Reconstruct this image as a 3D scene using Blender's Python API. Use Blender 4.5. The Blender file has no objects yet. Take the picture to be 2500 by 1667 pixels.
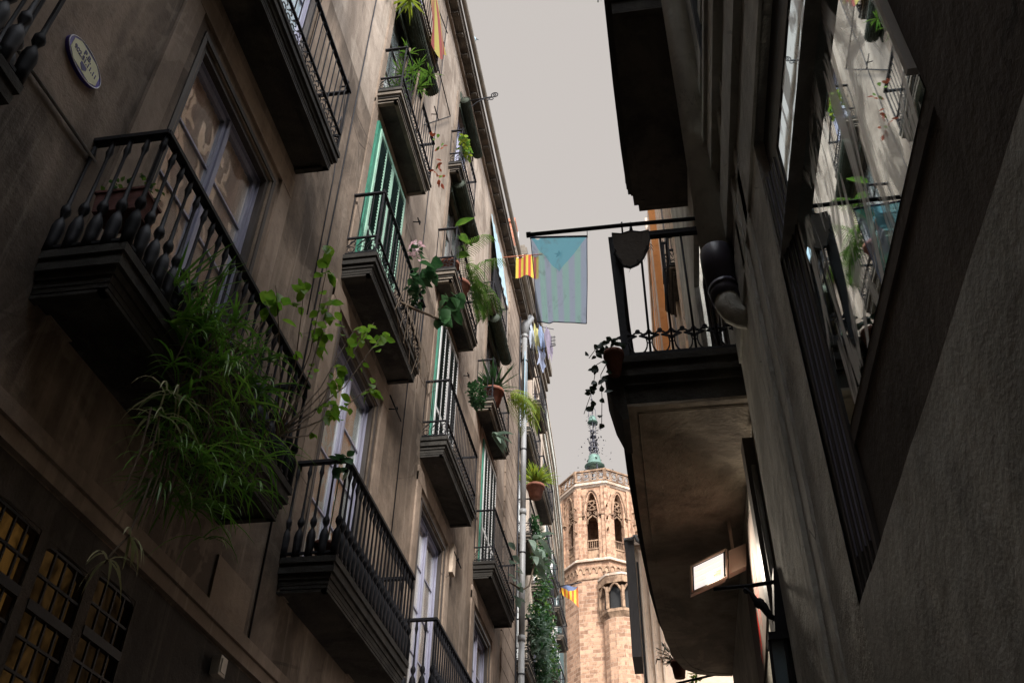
import bpy, math, random
from mathutils import Vector, Matrix
random.seed(7)
R = math.radians
sc = bpy.context.scene
COL = sc.collection
V = Vector
# ------------------------------------------------------------------ helpers
def rr(a, b): return random.uniform(a, b)

class MB:
    """collects faces, builds one mesh object"""
    def __init__(s): s.v = []; s.f = []; s.m = []; s.s = []
    def add(s, vs, fs, mi=0, sm=False):
        o = len(s.v); s.v += [tuple(p) for p in vs]
        for f in fs: s.f.append(tuple(i + o for i in f)); s.m.append(mi); s.s.append(sm)
    def box(s, x0, x1, y0, y1, z0, z1, mi=0):
        if x0 > x1: x0, x1 = x1, x0
        if y0 > y1: y0, y1 = y1, y0
        if z0 > z1: z0, z1 = z1, z0
        v = [(x0,y0,z0),(x1,y0,z0),(x1,y1,z0),(x0,y1,z0),(x0,y0,z1),(x1,y0,z1),(x1,y1,z1),(x0,y1,z1)]
        s.add(v, [(0,3,2,1),(4,5,6,7),(0,1,5,4),(1,2,6,5),(2,3,7,6),(3,0,4,7)], mi)
    def quad(s, a, b, c, d, mi=0): s.add([a,b,c,d], [(0,1,2,3)], mi)
    def obox(s, c, ax, ay, az, mi=0):
        c, ax, ay, az = V(c), V(ax), V(ay), V(az)
        v = [c+ax*i+ay*j+az*k for k in (-1,1) for i,j in ((-1,-1),(1,-1),(1,1),(-1,1))]
        s.add(v, [(0,3,2,1),(4,5,6,7),(0,1,5,4),(1,2,6,5),(2,3,7,6),(3,0,4,7)], mi)
    def tube(s, pts, r, n=6, mi=0, cap=True, sm=True):
        pts = [V(p) for p in pts]; rs = r if isinstance(r, (list, tuple)) else [r]*len(pts)
        vs = []; N = len(pts); prev = None
        for i, p in enumerate(pts):
            t = (pts[min(i+1,N-1)] - pts[max(i-1,0)])
            if t.length < 1e-9: t = V((0,0,1))
            t.normalize()
            if prev is None:
                a = V((0,0,1)) if abs(t.z) < .9 else V((1,0,0))
                u = t.cross(a).normalized()
            else:
                u = (prev - t*prev.dot(t))
                u = u.normalized() if u.length > 1e-6 else t.orthogonal().normalized()
            prev = u; w = t.cross(u)
            for k in range(n):
                an = 2*math.pi*k/n + (math.pi/4 if n == 4 else 0)
                vs.append(p + (u*math.cos(an) + w*math.sin(an))*rs[i])
        fs = []
        for i in range(N-1):
            for k in range(n):
                k2 = (k+1) % n
                fs.append((i*n+k, i*n+k2, (i+1)*n+k2, (i+1)*n+k))
        if cap: fs.append(tuple(range(n-1,-1,-1))); fs.append(tuple((N-1)*n+k for k in range(n)))
        s.add(vs, fs, mi, sm and n > 4)
    def ring(s, c, r, tr, u, w, n=10, m=4, mi=0, a0=0, a1=360, sq=1.0):
        c, u, w = V(c), V(u), V(w)
        pts = [c + u*r*math.cos(R(a0+(a1-a0)*i/n)) + w*r*sq*math.sin(R(a0+(a1-a0)*i/n)) for i in range(n+1)]
        s.tube(pts, tr, m, mi, cap=(abs(a1-a0) < 360))
    def lathe(s, prof, c, n=8, mi=0, sm=True):
        c = V(c); vs = []
        for r, z in prof:
            for k in range(n):
                a = 2*math.pi*k/n; vs.append(c + V((r*math.cos(a), r*math.sin(a), z)))
        fs = []
        for i in range(len(prof)-1):
            for k in range(n):
                k2 = (k+1) % n; fs.append((i*n+k, i*n+k2, (i+1)*n+k2, (i+1)*n+k))
        fs.append(tuple(range(n-1,-1,-1))); fs.append(tuple((len(prof)-1)*n+k for k in range(n)))
        s.add(vs, fs, mi, sm)
    def prism(s, poly, d, mi=0):
        """poly: 3-D points in a plane, extruded by vector d"""
        poly = [V(p) for p in poly]; d = V(d); n = len(poly)
        vs = poly + [p + d for p in poly]
        fs = [tuple(range(n-1,-1,-1)), tuple(range(n, 2*n))] + [(i, (i+1)%n, n+(i+1)%n, n+i) for i in range(n)]
        s.add(vs, fs, mi)
    def sheet(s, rows, mi=0, sm=True):
        nr, nc = len(rows), len(rows[0])
        s.add([p for r in rows for p in r], [(i*nc+j, i*nc+j+1, (i+1)*nc+j+1, (i+1)*nc+j) for i in range(nr-1) for j in range(nc-1)], mi, sm)
    def scale(s, k): s.v = [(a*k, b*k, c*k) for a, b, c in s.v]; return s
    def build(s, name, mats, parent=None, label=None):
        if parent is not None and parent.name == 'bell_tower' and name not in ('shaft','stair_turret','iron_bell_frame','bell'):
            s.v = [(TC.x+(a-TC.x)*.965, TC.y+(b-TC.y)*.965, 41.5+(c-41.5)*.825) for a, b, c in s.v]
        me = bpy.data.meshes.new(name)
        me.from_pydata(s.v, [], s.f); me.update()
        if not isinstance(mats, (list, tuple)): mats = [mats]
        for m in mats: me.materials.append(m)
        me.polygons.foreach_set('material_index', s.m)
        me.polygons.foreach_set('use_smooth', s.s)
        uv = me.uv_layers.new(name='UVMap'); data = []
        for p in me.polygons:
            n = p.normal
            for li in p.loop_indices:
                co = s.v[me.loops[li].vertex_index]
                if abs(n.z) > .75: data += [co[0], co[1]]
                else:
                    l = math.hypot(n.x, n.y) or 1
                    data += [(-n.y*co[0] + n.x*co[1])/l, co[2]]
        uv.data.foreach_set('uv', data)
        o = bpy.data.objects.new(name, me); COL.objects.link(o)
        if parent is not None: adopt(o, parent)
        if label: o['label'] = label
        return o

def adopt(o, parent):
    o.parent = parent
    if parent.type == 'EMPTY' and parent.parent is None:
        o.matrix_parent_inverse = Matrix.Translation(-V(parent.location))
def thing(name, loc, label, cat, group=None):
    e = bpy.data.objects.new(name, None); COL.objects.link(e); e.location = loc
    e.empty_display_size = .2
    e['label'] = label; e['category'] = cat
    if group: e['group'] = group
    return e
def tag(o, label=None, cat=None, group=None, kind=None):
    if label: o['label'] = label
    if cat: o['category'] = cat
    if group: o['group'] = group
    if kind: o['kind'] = kind
    return o

# ------------------------------------------------------------------ materials
def nodes(name):
    m = bpy.data.materials.new(name); m.use_nodes = True
    nt = m.node_tree; b = nt.nodes['Principled BSDF']
    return m, nt, b
def N(nt, t, **kw):
    n = nt.nodes.new(t)
    for k, v in kw.items(): setattr(n, k, v)
    return n
def mixc(nt, fac, a, b, mode='MIX'):
    n = nt.nodes.new('ShaderNodeMix'); n.data_type = 'RGBA'; n.blend_type = mode
    for sock, val in ((n.inputs[0], fac), (n.inputs[6], a), (n.inputs[7], b)):
        if isinstance(val, (int, float)): sock.default_value = val
        elif isinstance(val, tuple): sock.default_value = (*val[:3], 1)
        else: nt.links.new(val, sock)
    return n.outputs[2]
def ramp(nt, src, p0, p1, c0=(0,0,0), c1=(1,1,1)):
    n = nt.nodes.new('ShaderNodeValToRGB'); e = n.color_ramp.elements
    e[0].position = p0; e[1].position = p1; e[0].color = (*c0,1); e[1].color = (*c1,1)
    nt.links.new(src, n.inputs[0]); return n.outputs[0]
def noise(nt, scale, vec=None, detail=5, rough=.6, dist=0):
    n = nt.nodes.new('ShaderNodeTexNoise'); n.inputs['Scale'].default_value = scale
    n.inputs['Detail'].default_value = detail; n.inputs['Roughness'].default_value = rough
    n.inputs['Distortion'].default_value = dist
    if vec is not None: nt.links.new(vec, n.inputs['Vector'])
    return n.outputs['Fac']
def coords(nt, scale=(1,1,1)):
    tc = nt.nodes.new('ShaderNodeTexCoord'); mp = nt.nodes.new('ShaderNodeMapping')
    mp.inputs['Scale'].default_value = scale; nt.links.new(tc.outputs['Object'], mp.inputs[0]); return mp.outputs[0]
def bump(nt, b, h, strength=.3, dist=.02):
    n = nt.nodes.new('ShaderNodeBump'); n.inputs['Strength'].default_value = strength
    n.inputs['Distance'].default_value = dist
    nt.links.new(h, n.inputs['Height']); nt.links.new(n.outputs[0], b.inputs['Normal'])

def mth(nt, op, a, b=None, clamp=False):
    n = N(nt, 'ShaderNodeMath', operation=op); n.use_clamp = clamp
    for i, v in ((0, a), (1, b)):
        if v is None: continue
        if isinstance(v, (int, float)): n.inputs[i].default_value = v
        else: nt.links.new(v, n.inputs[i])
    return n.outputs[0]
def plaster(name, c, stain, light, bmp=.35, streak=1.0, rough=.9, cs=1.0):
    m, nt, b = nodes(name)
    big = noise(nt, .55*cs, coords(nt), 6, .62, .6)
    st = noise(nt, 1.0*cs, coords(nt, (3.2,3.2,.28)), 7, .65, .4)
    fine = noise(nt, 9, coords(nt), 6, .7)
    grit = noise(nt, 60, coords(nt), 3, .7)
    c1 = mixc(nt, ramp(nt, big, .40, .60), stain, c)
    pt = noise(nt, .9*cs, coords(nt, (1,1,.8)), 4, .55, 1.2)
    k0 = N(nt, 'ShaderNodeMath', operation='MULTIPLY'); nt.links.new(ramp(nt, pt, .57, .585), k0.inputs[0]); k0.inputs[1].default_value = .22
    c1 = mixc(nt, k0.outputs[0], c1, light)
    c2 = mixc(nt, ramp(nt, st, .42, .62), c1, mixc(nt, .5, c1, stain), 'MIX') if streak else c1
    if streak:
        st2 = noise(nt, 1.3, coords(nt, (5,5,.2)), 6, .7, .3)
        s2 = N(nt, 'ShaderNodeMath', operation='MULTIPLY'); nt.links.new(ramp(nt, st2, .55, .78), s2.inputs[0]); s2.inputs[1].default_value = .7*streak
        c2 = mixc(nt, s2.outputs[0], c2, light)
    f = N(nt, 'ShaderNodeMath', operation='MULTIPLY'); nt.links.new(ramp(nt, fine, .52, .8), f.inputs[0]); f.inputs[1].default_value = .55
    c3 = mixc(nt, f.outputs[0], c2, tuple(x*.55 for x in stain))
    nt.links.new(c3, b.inputs['Base Color']); b.inputs['Roughness'].default_value = rough
    b.inputs['Specular IOR Level'].default_value = .2
    if streak:
        vo = N(nt, 'ShaderNodeTexVoronoi'); vo.feature = 'DISTANCE_TO_EDGE'; vo.inputs['Scale'].default_value = .55*cs
        va = N(nt, 'ShaderNodeVectorMath', operation='ADD'); nn = N(nt, 'ShaderNodeTexNoise'); nn.inputs['Scale'].default_value = 2.2*cs; nn.inputs['Detail'].default_value = 5
        vm = N(nt, 'ShaderNodeVectorMath', operation='SCALE'); vm.inputs['Scale'].default_value = .9/cs; nt.links.new(nn.outputs['Color'], vm.inputs[0])
        nt.links.new(coords(nt), va.inputs[0]); nt.links.new(vm.outputs[0], va.inputs[1]); nt.links.new(va.outputs[0], vo.inputs['Vector'])
        ck = mth(nt, 'MULTIPLY', mth(nt, 'LESS_THAN', vo.outputs['Distance'], .0045), ramp(nt, noise(nt, .8*cs, coords(nt), 3, .5), .48, .60))
        c4 = mixc(nt, mth(nt, 'MULTIPLY', ck, .6), c3, tuple(x*.3 for x in stain)); nt.links.new(c4, b.inputs['Base Color'])
    ad = N(nt, 'ShaderNodeMath', operation='ADD'); nt.links.new(fine, ad.inputs[0])
    g2 = N(nt, 'ShaderNodeMath', operation='MULTIPLY'); nt.links.new(grit, g2.inputs[0]); g2.inputs[1].default_value = .25
    nt.links.new(g2.outputs[0], ad.inputs[1]); bump(nt, b, ad.outputs[0], bmp, .03)
    return m
def paint(name, c, rough=.5, var=.35, metal=0, bmp=.15, sc_=(1,1,1), spec=.4):
    m, nt, b = nodes(name)
    n1 = noise(nt, 6, coords(nt, sc_), 6, .7)
    n2 = noise(nt, 35, coords(nt), 4, .7)
    d = tuple(x*(1-var) for x in c); l = tuple(min(1, x*(1+var*.6)) for x in c)
    col = mixc(nt, ramp(nt, n1, .3, .7), d, l)
    nt.links.new(col, b.inputs['Base Color']); b.inputs['Roughness'].default_value = rough
    b.inputs['Metallic'].default_value = metal; b.inputs['Specular IOR Level'].default_value = spec
    bump(nt, b, n2, bmp, .01)
    return m
def leafmat(name, c, c2, trans=.45, rough=.45):
    m, nt, b = nodes(name)
    n1 = noise(nt, 7, coords(nt), 3, .6)
    col = mixc(nt, ramp(nt, n1, .35, .65), c, c2)
    nt.links.new(col, b.inputs['Base Color']); b.inputs['Roughness'].default_value = rough
    tr = N(nt, 'ShaderNodeBsdfTranslucent'); nt.links.new(col, tr.inputs[0])
    mx = N(nt, 'ShaderNodeMixShader'); mx.inputs[0].default_value = trans
    nt.links.new(b.outputs[0], mx.inputs[1]); nt.links.new(tr.outputs[0], mx.inputs[2])
    nt.links.new(mx.outputs[0], nt.nodes['Material Output'].inputs[0])
    return m
def glass(name, tint=(.8,.85,.85), refl=1.0, base=.05, dirt=.0, wav=.02, gc=(.9,.93,.95)):
    """pane: mirror part by angle, the rest lets the curtain behind show"""
    m, nt, b = nodes(name); nt.nodes.remove(b)
    lw = N(nt, 'ShaderNodeLayerWeight'); lw.inputs[0].default_value = .5
    p = N(nt, 'ShaderNodeMath', operation='POWER'); nt.links.new(lw.outputs['Facing'], p.inputs[0]); p.inputs[1].default_value = 2.2
    a = N(nt, 'ShaderNodeMath', operation='MULTIPLY_ADD'); nt.links.new(p.outputs[0], a.inputs[0]); a.inputs[1].default_value = refl; a.inputs[2].default_value = base
    a.use_clamp = True
    g = N(nt, 'ShaderNodeBsdfGlossy'); g.inputs['Roughness'].default_value = .015; g.inputs[0].default_value = (*gc,1)
    t = N(nt, 'ShaderNodeBsdfTransparent'); t.inputs[0].default_value = (*tint,1)
    mx = N(nt, 'ShaderNodeMixShader'); nt.links.new(a.outputs[0], mx.inputs[0])
    nt.links.new(t.outputs[0], mx.inputs[1]); nt.links.new(g.outputs[0], mx.inputs[2])
    bn = N(nt, 'ShaderNodeBump'); bn.inputs['Strength'].default_value = .5; bn.inputs['Distance'].default_value = wav
    nt.links.new(noise(nt, 1.7, coords(nt), 2, .5), bn.inputs['Height']); nt.links.new(bn.outputs[0], g.inputs['Normal'])
    out = mx.outputs[0]
    if dirt:
        df = N(nt, 'ShaderNodeBsdfGlossy'); df.inputs['Roughness'].default_value = .55; df.inputs[0].default_value = (1,1,1,1)
        st = noise(nt, 2.6, coords(nt, (1,1.7,.55)), 4, .55, 2.6)
        k = N(nt, 'ShaderNodeMath', operation='MULTIPLY'); nt.links.new(ramp(nt, st, .51, .60), k.inputs[0]); k.inputs[1].default_value = dirt
        m2 = N(nt, 'ShaderNodeMixShader'); nt.links.new(k.outputs[0], m2.inputs[0]); nt.links.new(out, m2.inputs[1]); nt.links.new(df.outputs[0], m2.inputs[2]); out = m2.outputs[0]
    nt.links.new(out, nt.nodes['Material Output'].inputs[0])
    return m
def brick(name, c1, c2, mortar, w=.5, h=.25, ms=.012, rough=.9, patch=None):
    m, nt, b = nodes(name)
    tc = N(nt, 'ShaderNodeTexCoord')
    bt = N(nt, 'ShaderNodeTexBrick'); nt.links.new(tc.outputs['UV'], bt.inputs['Vector'])
    bt.inputs['Scale'].default_value = 1; bt.inputs['Brick Width'].default_value = w; bt.inputs['Row Height'].default_value = h
    bt.inputs['Mortar Size'].default_value = ms; bt.inputs['Bias'].default_value = -.1
    bt.inputs['Color1'].default_value = (*c1,1); bt.inputs['Color2'].default_value = (*c2,1); bt.inputs['Mortar'].default_value = (*mortar,1)
    big = noise(nt, .35, coords(nt), 5, .65); fine = noise(nt, 3, coords(nt), 5, .7)
    c = mixc(nt, ramp(nt, big, .3, .7), bt.outputs['Color'], mixc(nt, .45, bt.outputs['Color'], patch or c1))
    c = mixc(nt, ramp(nt, fine, .5, .85), c, tuple(x*.35 for x in c2))
    so_ = noise(nt, .5, coords(nt, (1.6,1.6,.22)), 6, .7, .5); k0 = mth(nt, 'MULTIPLY', ramp(nt, so_, .52, .72), .55); c = mixc(nt, k0, c, tuple(x*.6 for x in c2))
    nt.links.new(c, b.inputs['Base Color']); b.inputs['Roughness'].default_value = rough
    b.inputs['Specular IOR Level'].default_value = .15
    ad = N(nt, 'ShaderNodeMath', operation='SUBTRACT'); nt.links.new(fine, ad.inputs[0]); nt.links.new(bt.outputs['Fac'], ad.inputs[1])
    bump(nt, b, ad.outputs[0], .5, .04)
    return m
def emis(name, c, s):
    m, nt, b = nodes(name); b.inputs['Emission Color'].default_value = (*c,1); b.inputs['Emission Strength'].default_value = s
    b.inputs['Base Color'].default_value = (*c,1); return m
def litroom(name, c, s):
    m, nt, b = nodes(name)
    n1 = noise(nt, 5, coords(nt, (1,1,.6)), 5, .7, .5)
    col = mixc(nt, ramp(nt, n1, .4, .62), tuple(x*.12 for x in c), c)
    b.inputs['Base Color'].default_value = (.02,.015,.01,1); b.inputs['Roughness'].default_value = .9; b.inputs['Specular IOR Level'].default_value = .05
    nt.links.new(col, b.inputs['Emission Color']); b.inputs['Emission Strength'].default_value = s
    return m

M = {}
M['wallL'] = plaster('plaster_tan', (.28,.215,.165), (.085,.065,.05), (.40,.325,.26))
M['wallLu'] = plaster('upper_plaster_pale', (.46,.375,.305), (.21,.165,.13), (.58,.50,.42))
M['wallGshade'] = plaster('ground_floor_shade_plaster', (.09,.074,.062), (.04,.034,.029), (.13,.11,.095), bmp=.6)  # colour darkened to carry the street-level shade on the lower facade
M['wallL2'] = plaster('plaster_ochre', (.30,.23,.175), (.18,.135,.10), (.4,.32,.26), streak=.6)
M['wallLb'] = plaster('plaster_trim', (.34,.262,.205), (.17,.13,.10), (.43,.35,.285), streak=.8)
M['wallR'] = plaster('plaster_grey_brown', (.68,.66,.59), (.40,.385,.34), (.78,.76,.68), bmp=.6, cs=3)
M['wallRr'] = plaster('rough_render', (.66,.65,.60), (.44,.43,.39), (.72,.71,.65), bmp=.26, cs=2, streak=.6)
M['bandR'] = plaster('cornice_plaster', (.70,.69,.62), (.45,.44,.39), (.78,.76,.7), bmp=.4, cs=2)
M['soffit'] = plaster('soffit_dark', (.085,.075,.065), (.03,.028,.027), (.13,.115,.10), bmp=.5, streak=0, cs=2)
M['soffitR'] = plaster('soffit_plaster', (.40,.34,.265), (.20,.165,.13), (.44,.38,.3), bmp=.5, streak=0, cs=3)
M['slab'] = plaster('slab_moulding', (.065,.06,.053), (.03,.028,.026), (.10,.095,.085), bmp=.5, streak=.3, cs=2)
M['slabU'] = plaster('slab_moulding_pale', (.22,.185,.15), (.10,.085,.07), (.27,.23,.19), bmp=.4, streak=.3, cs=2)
M['iron'] = paint('wrought_iron', (.016,.016,.02), .62, .5, .3, spec=.25)
M['iron2'] = paint('dark_iron', (.025,.025,.03), .6, .4, .1, spec=.2)
M['frame'] = paint('grey_blue_wood', (.30,.30,.40), .38, .3, sc_=(8,8,.6), spec=.6)
M['framedk'] = paint('dark_wood', (.055,.045,.04), .5, .4, sc_=(8,8,.6))
M['brownwood'] = plaster('brown_panel_wood', (.17,.145,.125), (.11,.093,.08), (.2,.17,.145), bmp=.25, streak=.4, cs=2)
M['green'] = paint('green_shutter_paint', (.025,.19,.125), .5, .5, sc_=(6,6,.8), spec=.5)
M['greenlt'] = paint('pale_green_paint', (.33,.55,.43), .4, .25, sc_=(6,6,.8), spec=.5)
M['greendk'] = paint('shutter_slat', (.05,.10,.10), .5, .4)
M['whitewood'] = paint('white_shutter_paint', (.62,.62,.62), .5, .2)
M['blind'] = paint('green_roller_blind', (.06,.072,.055), .75, .5, sc_=(1,1,14), spec=.15)
M['blindbl'] = paint('pale_blue_cloth', (.32,.45,.52), .8, .2)
M['pipe'] = plaster('old_pipe_paint', (.82,.81,.73), (.55,.54,.49), (.88,.87,.8), bmp=.25, cs=2)
M['pipedk'] = paint('grey_plastic_pipe', (.085,.08,.115), .38, .35, spec=.6)
M['pipegrey'] = paint('zinc_pipe', (.24,.24,.24), .5, .3, .1, sc_=(1,1,.3))
M['terra'] = paint('terracotta', (.22,.085,.055), .85, .45)
M['terradk'] = paint('brick_red_trough', (.17,.07,.06), .8, .4, sc_=(1,1,6))
M['soil'] = paint('soil', (.03,.02,.015), .95, .4)
M['glassL'] = glass('window_glass', tint=(.95,.97,.97), refl=.6, base=.06)
M['glassR'] = glass('mirror_like_glass', tint=(.35,.4,.4), refl=.55, base=.62, dirt=.8, wav=.0016, gc=(.86,.97,1.0))
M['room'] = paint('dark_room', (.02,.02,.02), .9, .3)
M['white'] = paint('jamb_highlight_white', (.8,.76,.7), .8, .12)
M['zinc'] = paint('gutter_zinc', (.42,.37,.31), .6, .3)
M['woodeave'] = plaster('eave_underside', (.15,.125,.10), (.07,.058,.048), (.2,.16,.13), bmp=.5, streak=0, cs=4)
M['stone'] = brick('sandstone_blocks', (.50,.30,.195), (.16,.082,.052), (.40,.28,.205), .80, .38, .03, patch=(.46,.29,.185))
M['stone2'] = plaster('carved_sandstone', (.40,.26,.165), (.13,.08,.052), (.48,.34,.24), bmp=.6, streak=.4, cs=2)
M['stonep'] = plaster('pale_ledge_stone', (.58,.47,.38), (.36,.26,.19), (.8,.7,.6), bmp=.4, streak=.3, cs=2)
M['bronze'] = paint('green_bronze_bell', (.12,.20,.165), .5, .4, .3)
M['spire'] = paint('spire_iron', (.03,.03,.045), .6, .3)
M['redbrick'] = brick('chimney_brick', (.45,.16,.09), (.36,.12,.07), (.4,.3,.24), .3, .09, .012)
M['tanwall'] = plaster('sunny_tan_plaster', (.86,.66,.50), (.70,.53,.39), (.88,.74,.6), bmp=.3, streak=.6)
M['orange'] = plaster('orange_plaster', (.70,.30,.10), (.55,.22,.07), (.78,.5,.28), bmp=.2, streak=.3)
M['cream'] = plaster('cream_cornice', (.66,.55,.44), (.48,.38,.30), (.72,.62,.5), bmp=.3, streak=.3)
M['paving'] = brick('paving_stones', (.09,.085,.08), (.065,.06,.055), (.04,.037,.035), .6, .4, .01)
M['blade'] = leafmat('spider_plant_leaf', (.05,.15,.015), (.13,.27,.03), .35)
M['bladelt'] = leafmat('light_spider_leaf', (.14,.28,.03), (.2,.33,.05), .4)
M['bladedry'] = leafmat('pale_spider_leaf', (.28,.32,.15), (.35,.30,.18), .3)
M['leaf'] = leafmat('bright_leaf', (.045,.12,.016), (.12,.22,.03), .45)
M['leafbr'] = leafmat('backlit_leaf', (.10,.24,.02), (.20,.34,.035), .6)
M['leafdk'] = leafmat('dark_leaf', (.022,.07,.025), (.045,.12,.04), .3)
M['leafyel'] = leafmat('yellow_leaf', (.28,.33,.03), (.16,.26,.04), .5)
M['leafred'] = leafmat('red_brown_leaf', (.32,.08,.03), (.25,.05,.03), .4)
M['leafblk'] = leafmat('ivy_leaf', (.03,.05,.03), (.035,.07,.035), .15)
M['leafgrey'] = leafmat('grey_green_leaf', (.13,.20,.15), (.2,.27,.2), .35)
M['stem'] = paint('stem', (.10,.07,.045), .8, .3)
M['flower'] = leafmat('pink_white_flower', (.75,.6,.62), (.7,.4,.45), .4)
M['plblue'] = paint('enamel_blue', (.05,.03,.33), .3, .2, spec=.6)
M['plcream'] = paint('enamel_cream', (.62,.60,.38), .4, .15, spec=.5)
M['plwhite'] = paint('enamel_white', (.85,.85,.95), .3, .05)
M['plink'] = paint('enamel_ink', (.045,.04,.16), .4, .2)
M['lampface'] = emis('flood_lamp_glass', (1,.95,.92), .30)
M['ledmod'] = emis('led_module', (1,.86,.62), .24)
M['lampbody'] = paint('flood_lamp_casing', (.62,.5,.42), .5, .1)
M['warm'] = litroom('lit_shop_interior', (.85,.42,.10), .022)
M['warm2'] = litroom('dim_shop_interior', (.85,.45,.14), .014)
M['warm3'] = litroom('dimmer_shop_interior', (.8,.45,.18), .008)
M['board'] = paint('dull_white_board', (.13,.10,.085), .8, .3)
M['red'] = paint('red_paint', (.65,.03,.02), .5, .2)
M['lantglass'] = paint('lantern_glass', (.16,.22,.26), .2, .3, spec=.8)

def curtain(name, a, b_, sx=9):
    m, nt, b = nodes(name)
    w = N(nt, 'ShaderNodeTexWave'); w.wave_type = 'BANDS'; w.bands_direction = 'Y'
    w.inputs['Scale'].default_value = sx/6; w.inputs['Distortion'].default_value = 6; w.inputs['Detail'].default_value = 3; w.inputs['Detail Scale'].default_value = .6
    nt.links.new(coords(nt, (1,1,.12)), w.inputs['Vector'])
    n1 = noise(nt, 2.2, coords(nt, (1,1.4,.5)), 7, .72, .6)
    c = mixc(nt, w.outputs['Fac'], a, b_)
    c = mixc(nt, ramp(nt, n1, .38, .75), c, tuple(x*.3 for x in a))
    nt.links.new(c, b.inputs['Base Color']); b.inputs['Roughness'].default_value = .9
    return m
M['curt'] = curtain('net_curtain', (.62,.44,.36), (.88,.66,.56))
M['curtrefl'] = curtain('reflection_curtain', (.80,.46,.33), (.95,.66,.52), 4)  # warm reflection of the building opposite, painted as curtain colour
M['curtg'] = curtain('grey_curtain', (.55,.58,.56), (.75,.76,.73), 5)
M['curtb'] = curtain('pale_blue_curtain', (.40,.62,.80), (.5,.72,.88), 3)

def clothmat(name, build, trans=.5, sheer=0):
    m, nt, b = nodes(name)
    tc = N(nt, 'ShaderNodeTexCoord'); sp = N(nt, 'ShaderNodeSeparateXYZ'); nt.links.new(tc.outputs['UV'], sp.inputs[0])
    col = build(nt, sp.outputs[0], sp.outputs[1])
    nt.links.new(col, b.inputs['Base Color']); b.inputs['Roughness'].default_value = .85
    tr = N(nt, 'ShaderNodeBsdfTranslucent'); nt.links.new(col, tr.inputs[0])
    mx = N(nt, 'ShaderNodeMixShader'); mx.inputs[0].default_value = trans
    nt.links.new(b.outputs[0], mx.inputs[1]); nt.links.new(tr.outputs[0], mx.inputs[2]); out = mx.outputs[0]
    if sheer:
        tp = N(nt, 'ShaderNodeBsdfTransparent'); nt.links.new(col, tp.inputs[0]); m2 = N(nt, 'ShaderNodeMixShader'); m2.inputs[0].default_value = sheer
        nt.links.new(out, m2.inputs[1]); nt.links.new(tp.outputs[0], m2.inputs[2]); out = m2.outputs[0]
    nt.links.new(out, nt.nodes['Material Output'].inputs[0])
    return m
def stripe_cols(nt, u, n, a, b):
    f = mth(nt, 'FRACT', mth(nt, 'MULTIPLY', u, n)); return mixc(nt, mth(nt, 'GREATER_THAN', f, .5), a, b)
def estelada(nt, u, v, blue=(.34,.80,1.0), sa=(.58,.92,.90), sb=(.66,.78,1.0), n=4.5):
    st = mixc(nt, mth(nt, 'MULTIPLY_ADD', mth(nt, 'SINE', mth(nt, 'MULTIPLY', u, n*6.2832)), .5), sa, sb) if False else mixc(nt, ramp(nt, mth(nt, 'ADD', mth(nt, 'MULTIPLY', mth(nt, 'SINE', mth(nt, 'MULTIPLY', u, n*6.2832)), .5), .5), .3, .7), sa, sb)
    # triangle from the top edge: |u-.5| < .5 - (1-v)/.47*.5
    d = mth(nt, 'ABSOLUTE', mth(nt, 'SUBTRACT', u, .5))
    lim = mth(nt, 'SUBTRACT', .5, mth(nt, 'MULTIPLY', mth(nt, 'SUBTRACT', 1.0, v), 1.06))
    t = mth(nt, 'LESS_THAN', d, lim)
    c = mixc(nt, t, st, blue)
    nz = noise(nt, 9, coords(nt, (1,1,.5)), 4, .6, 2)
    return mixc(nt, ramp(nt, nz, .55, .95), c, (.3,.35,.35))
M['flag'] = clothmat('pale_flag_cloth', estelada, .85, .62)
M['flagy'] = clothmat('striped_flag_cloth', lambda nt, u, v: stripe_cols(nt, u, 4.5, (.62,.50,.07), (.50,.07,.05)), .5)
M['flagw'] = clothmat('dull_striped_cloth', lambda nt, u, v: stripe_cols(nt, mth(nt, 'ADD', u, mth(nt, 'MULTIPLY', v, -.25)), 3.2, (.50,.43,.11), (.36,.08,.07)), .4)
M['flags'] = clothmat('small_flag_cloth', lambda nt, u, v: estelada(nt, u, v, (.13,.17,.30), (.70,.50,.04), (.55,.12,.03), 4.5), .35)


M['star'] = clothmat('star_patch', lambda nt, u, v: mixc(nt, 0.0, (.93,.98,1), (.93,.98,1)), .9, .85)
def clothsheet(name, P, mat, nu=14, nv=18, parent=None, wav=.03, flat=None):
    """P(u,v) -> point; UVs are u,v"""
    mb = MB(); rows = []
    for j in range(nv+1):
        rows.append([V(P(i/nu, j/nv)) for i in range(nu+1)])
    mb.sheet(rows)
    o = mb.build(name, mat, parent)
    uv = o.data.uv_layers[0]
    for l in o.data.loops:
        vi = l.vertex_index; uv.data[l.index].uv = ((vi % (nu+1))/nu, (vi//(nu+1))/nv)
    return o

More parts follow.
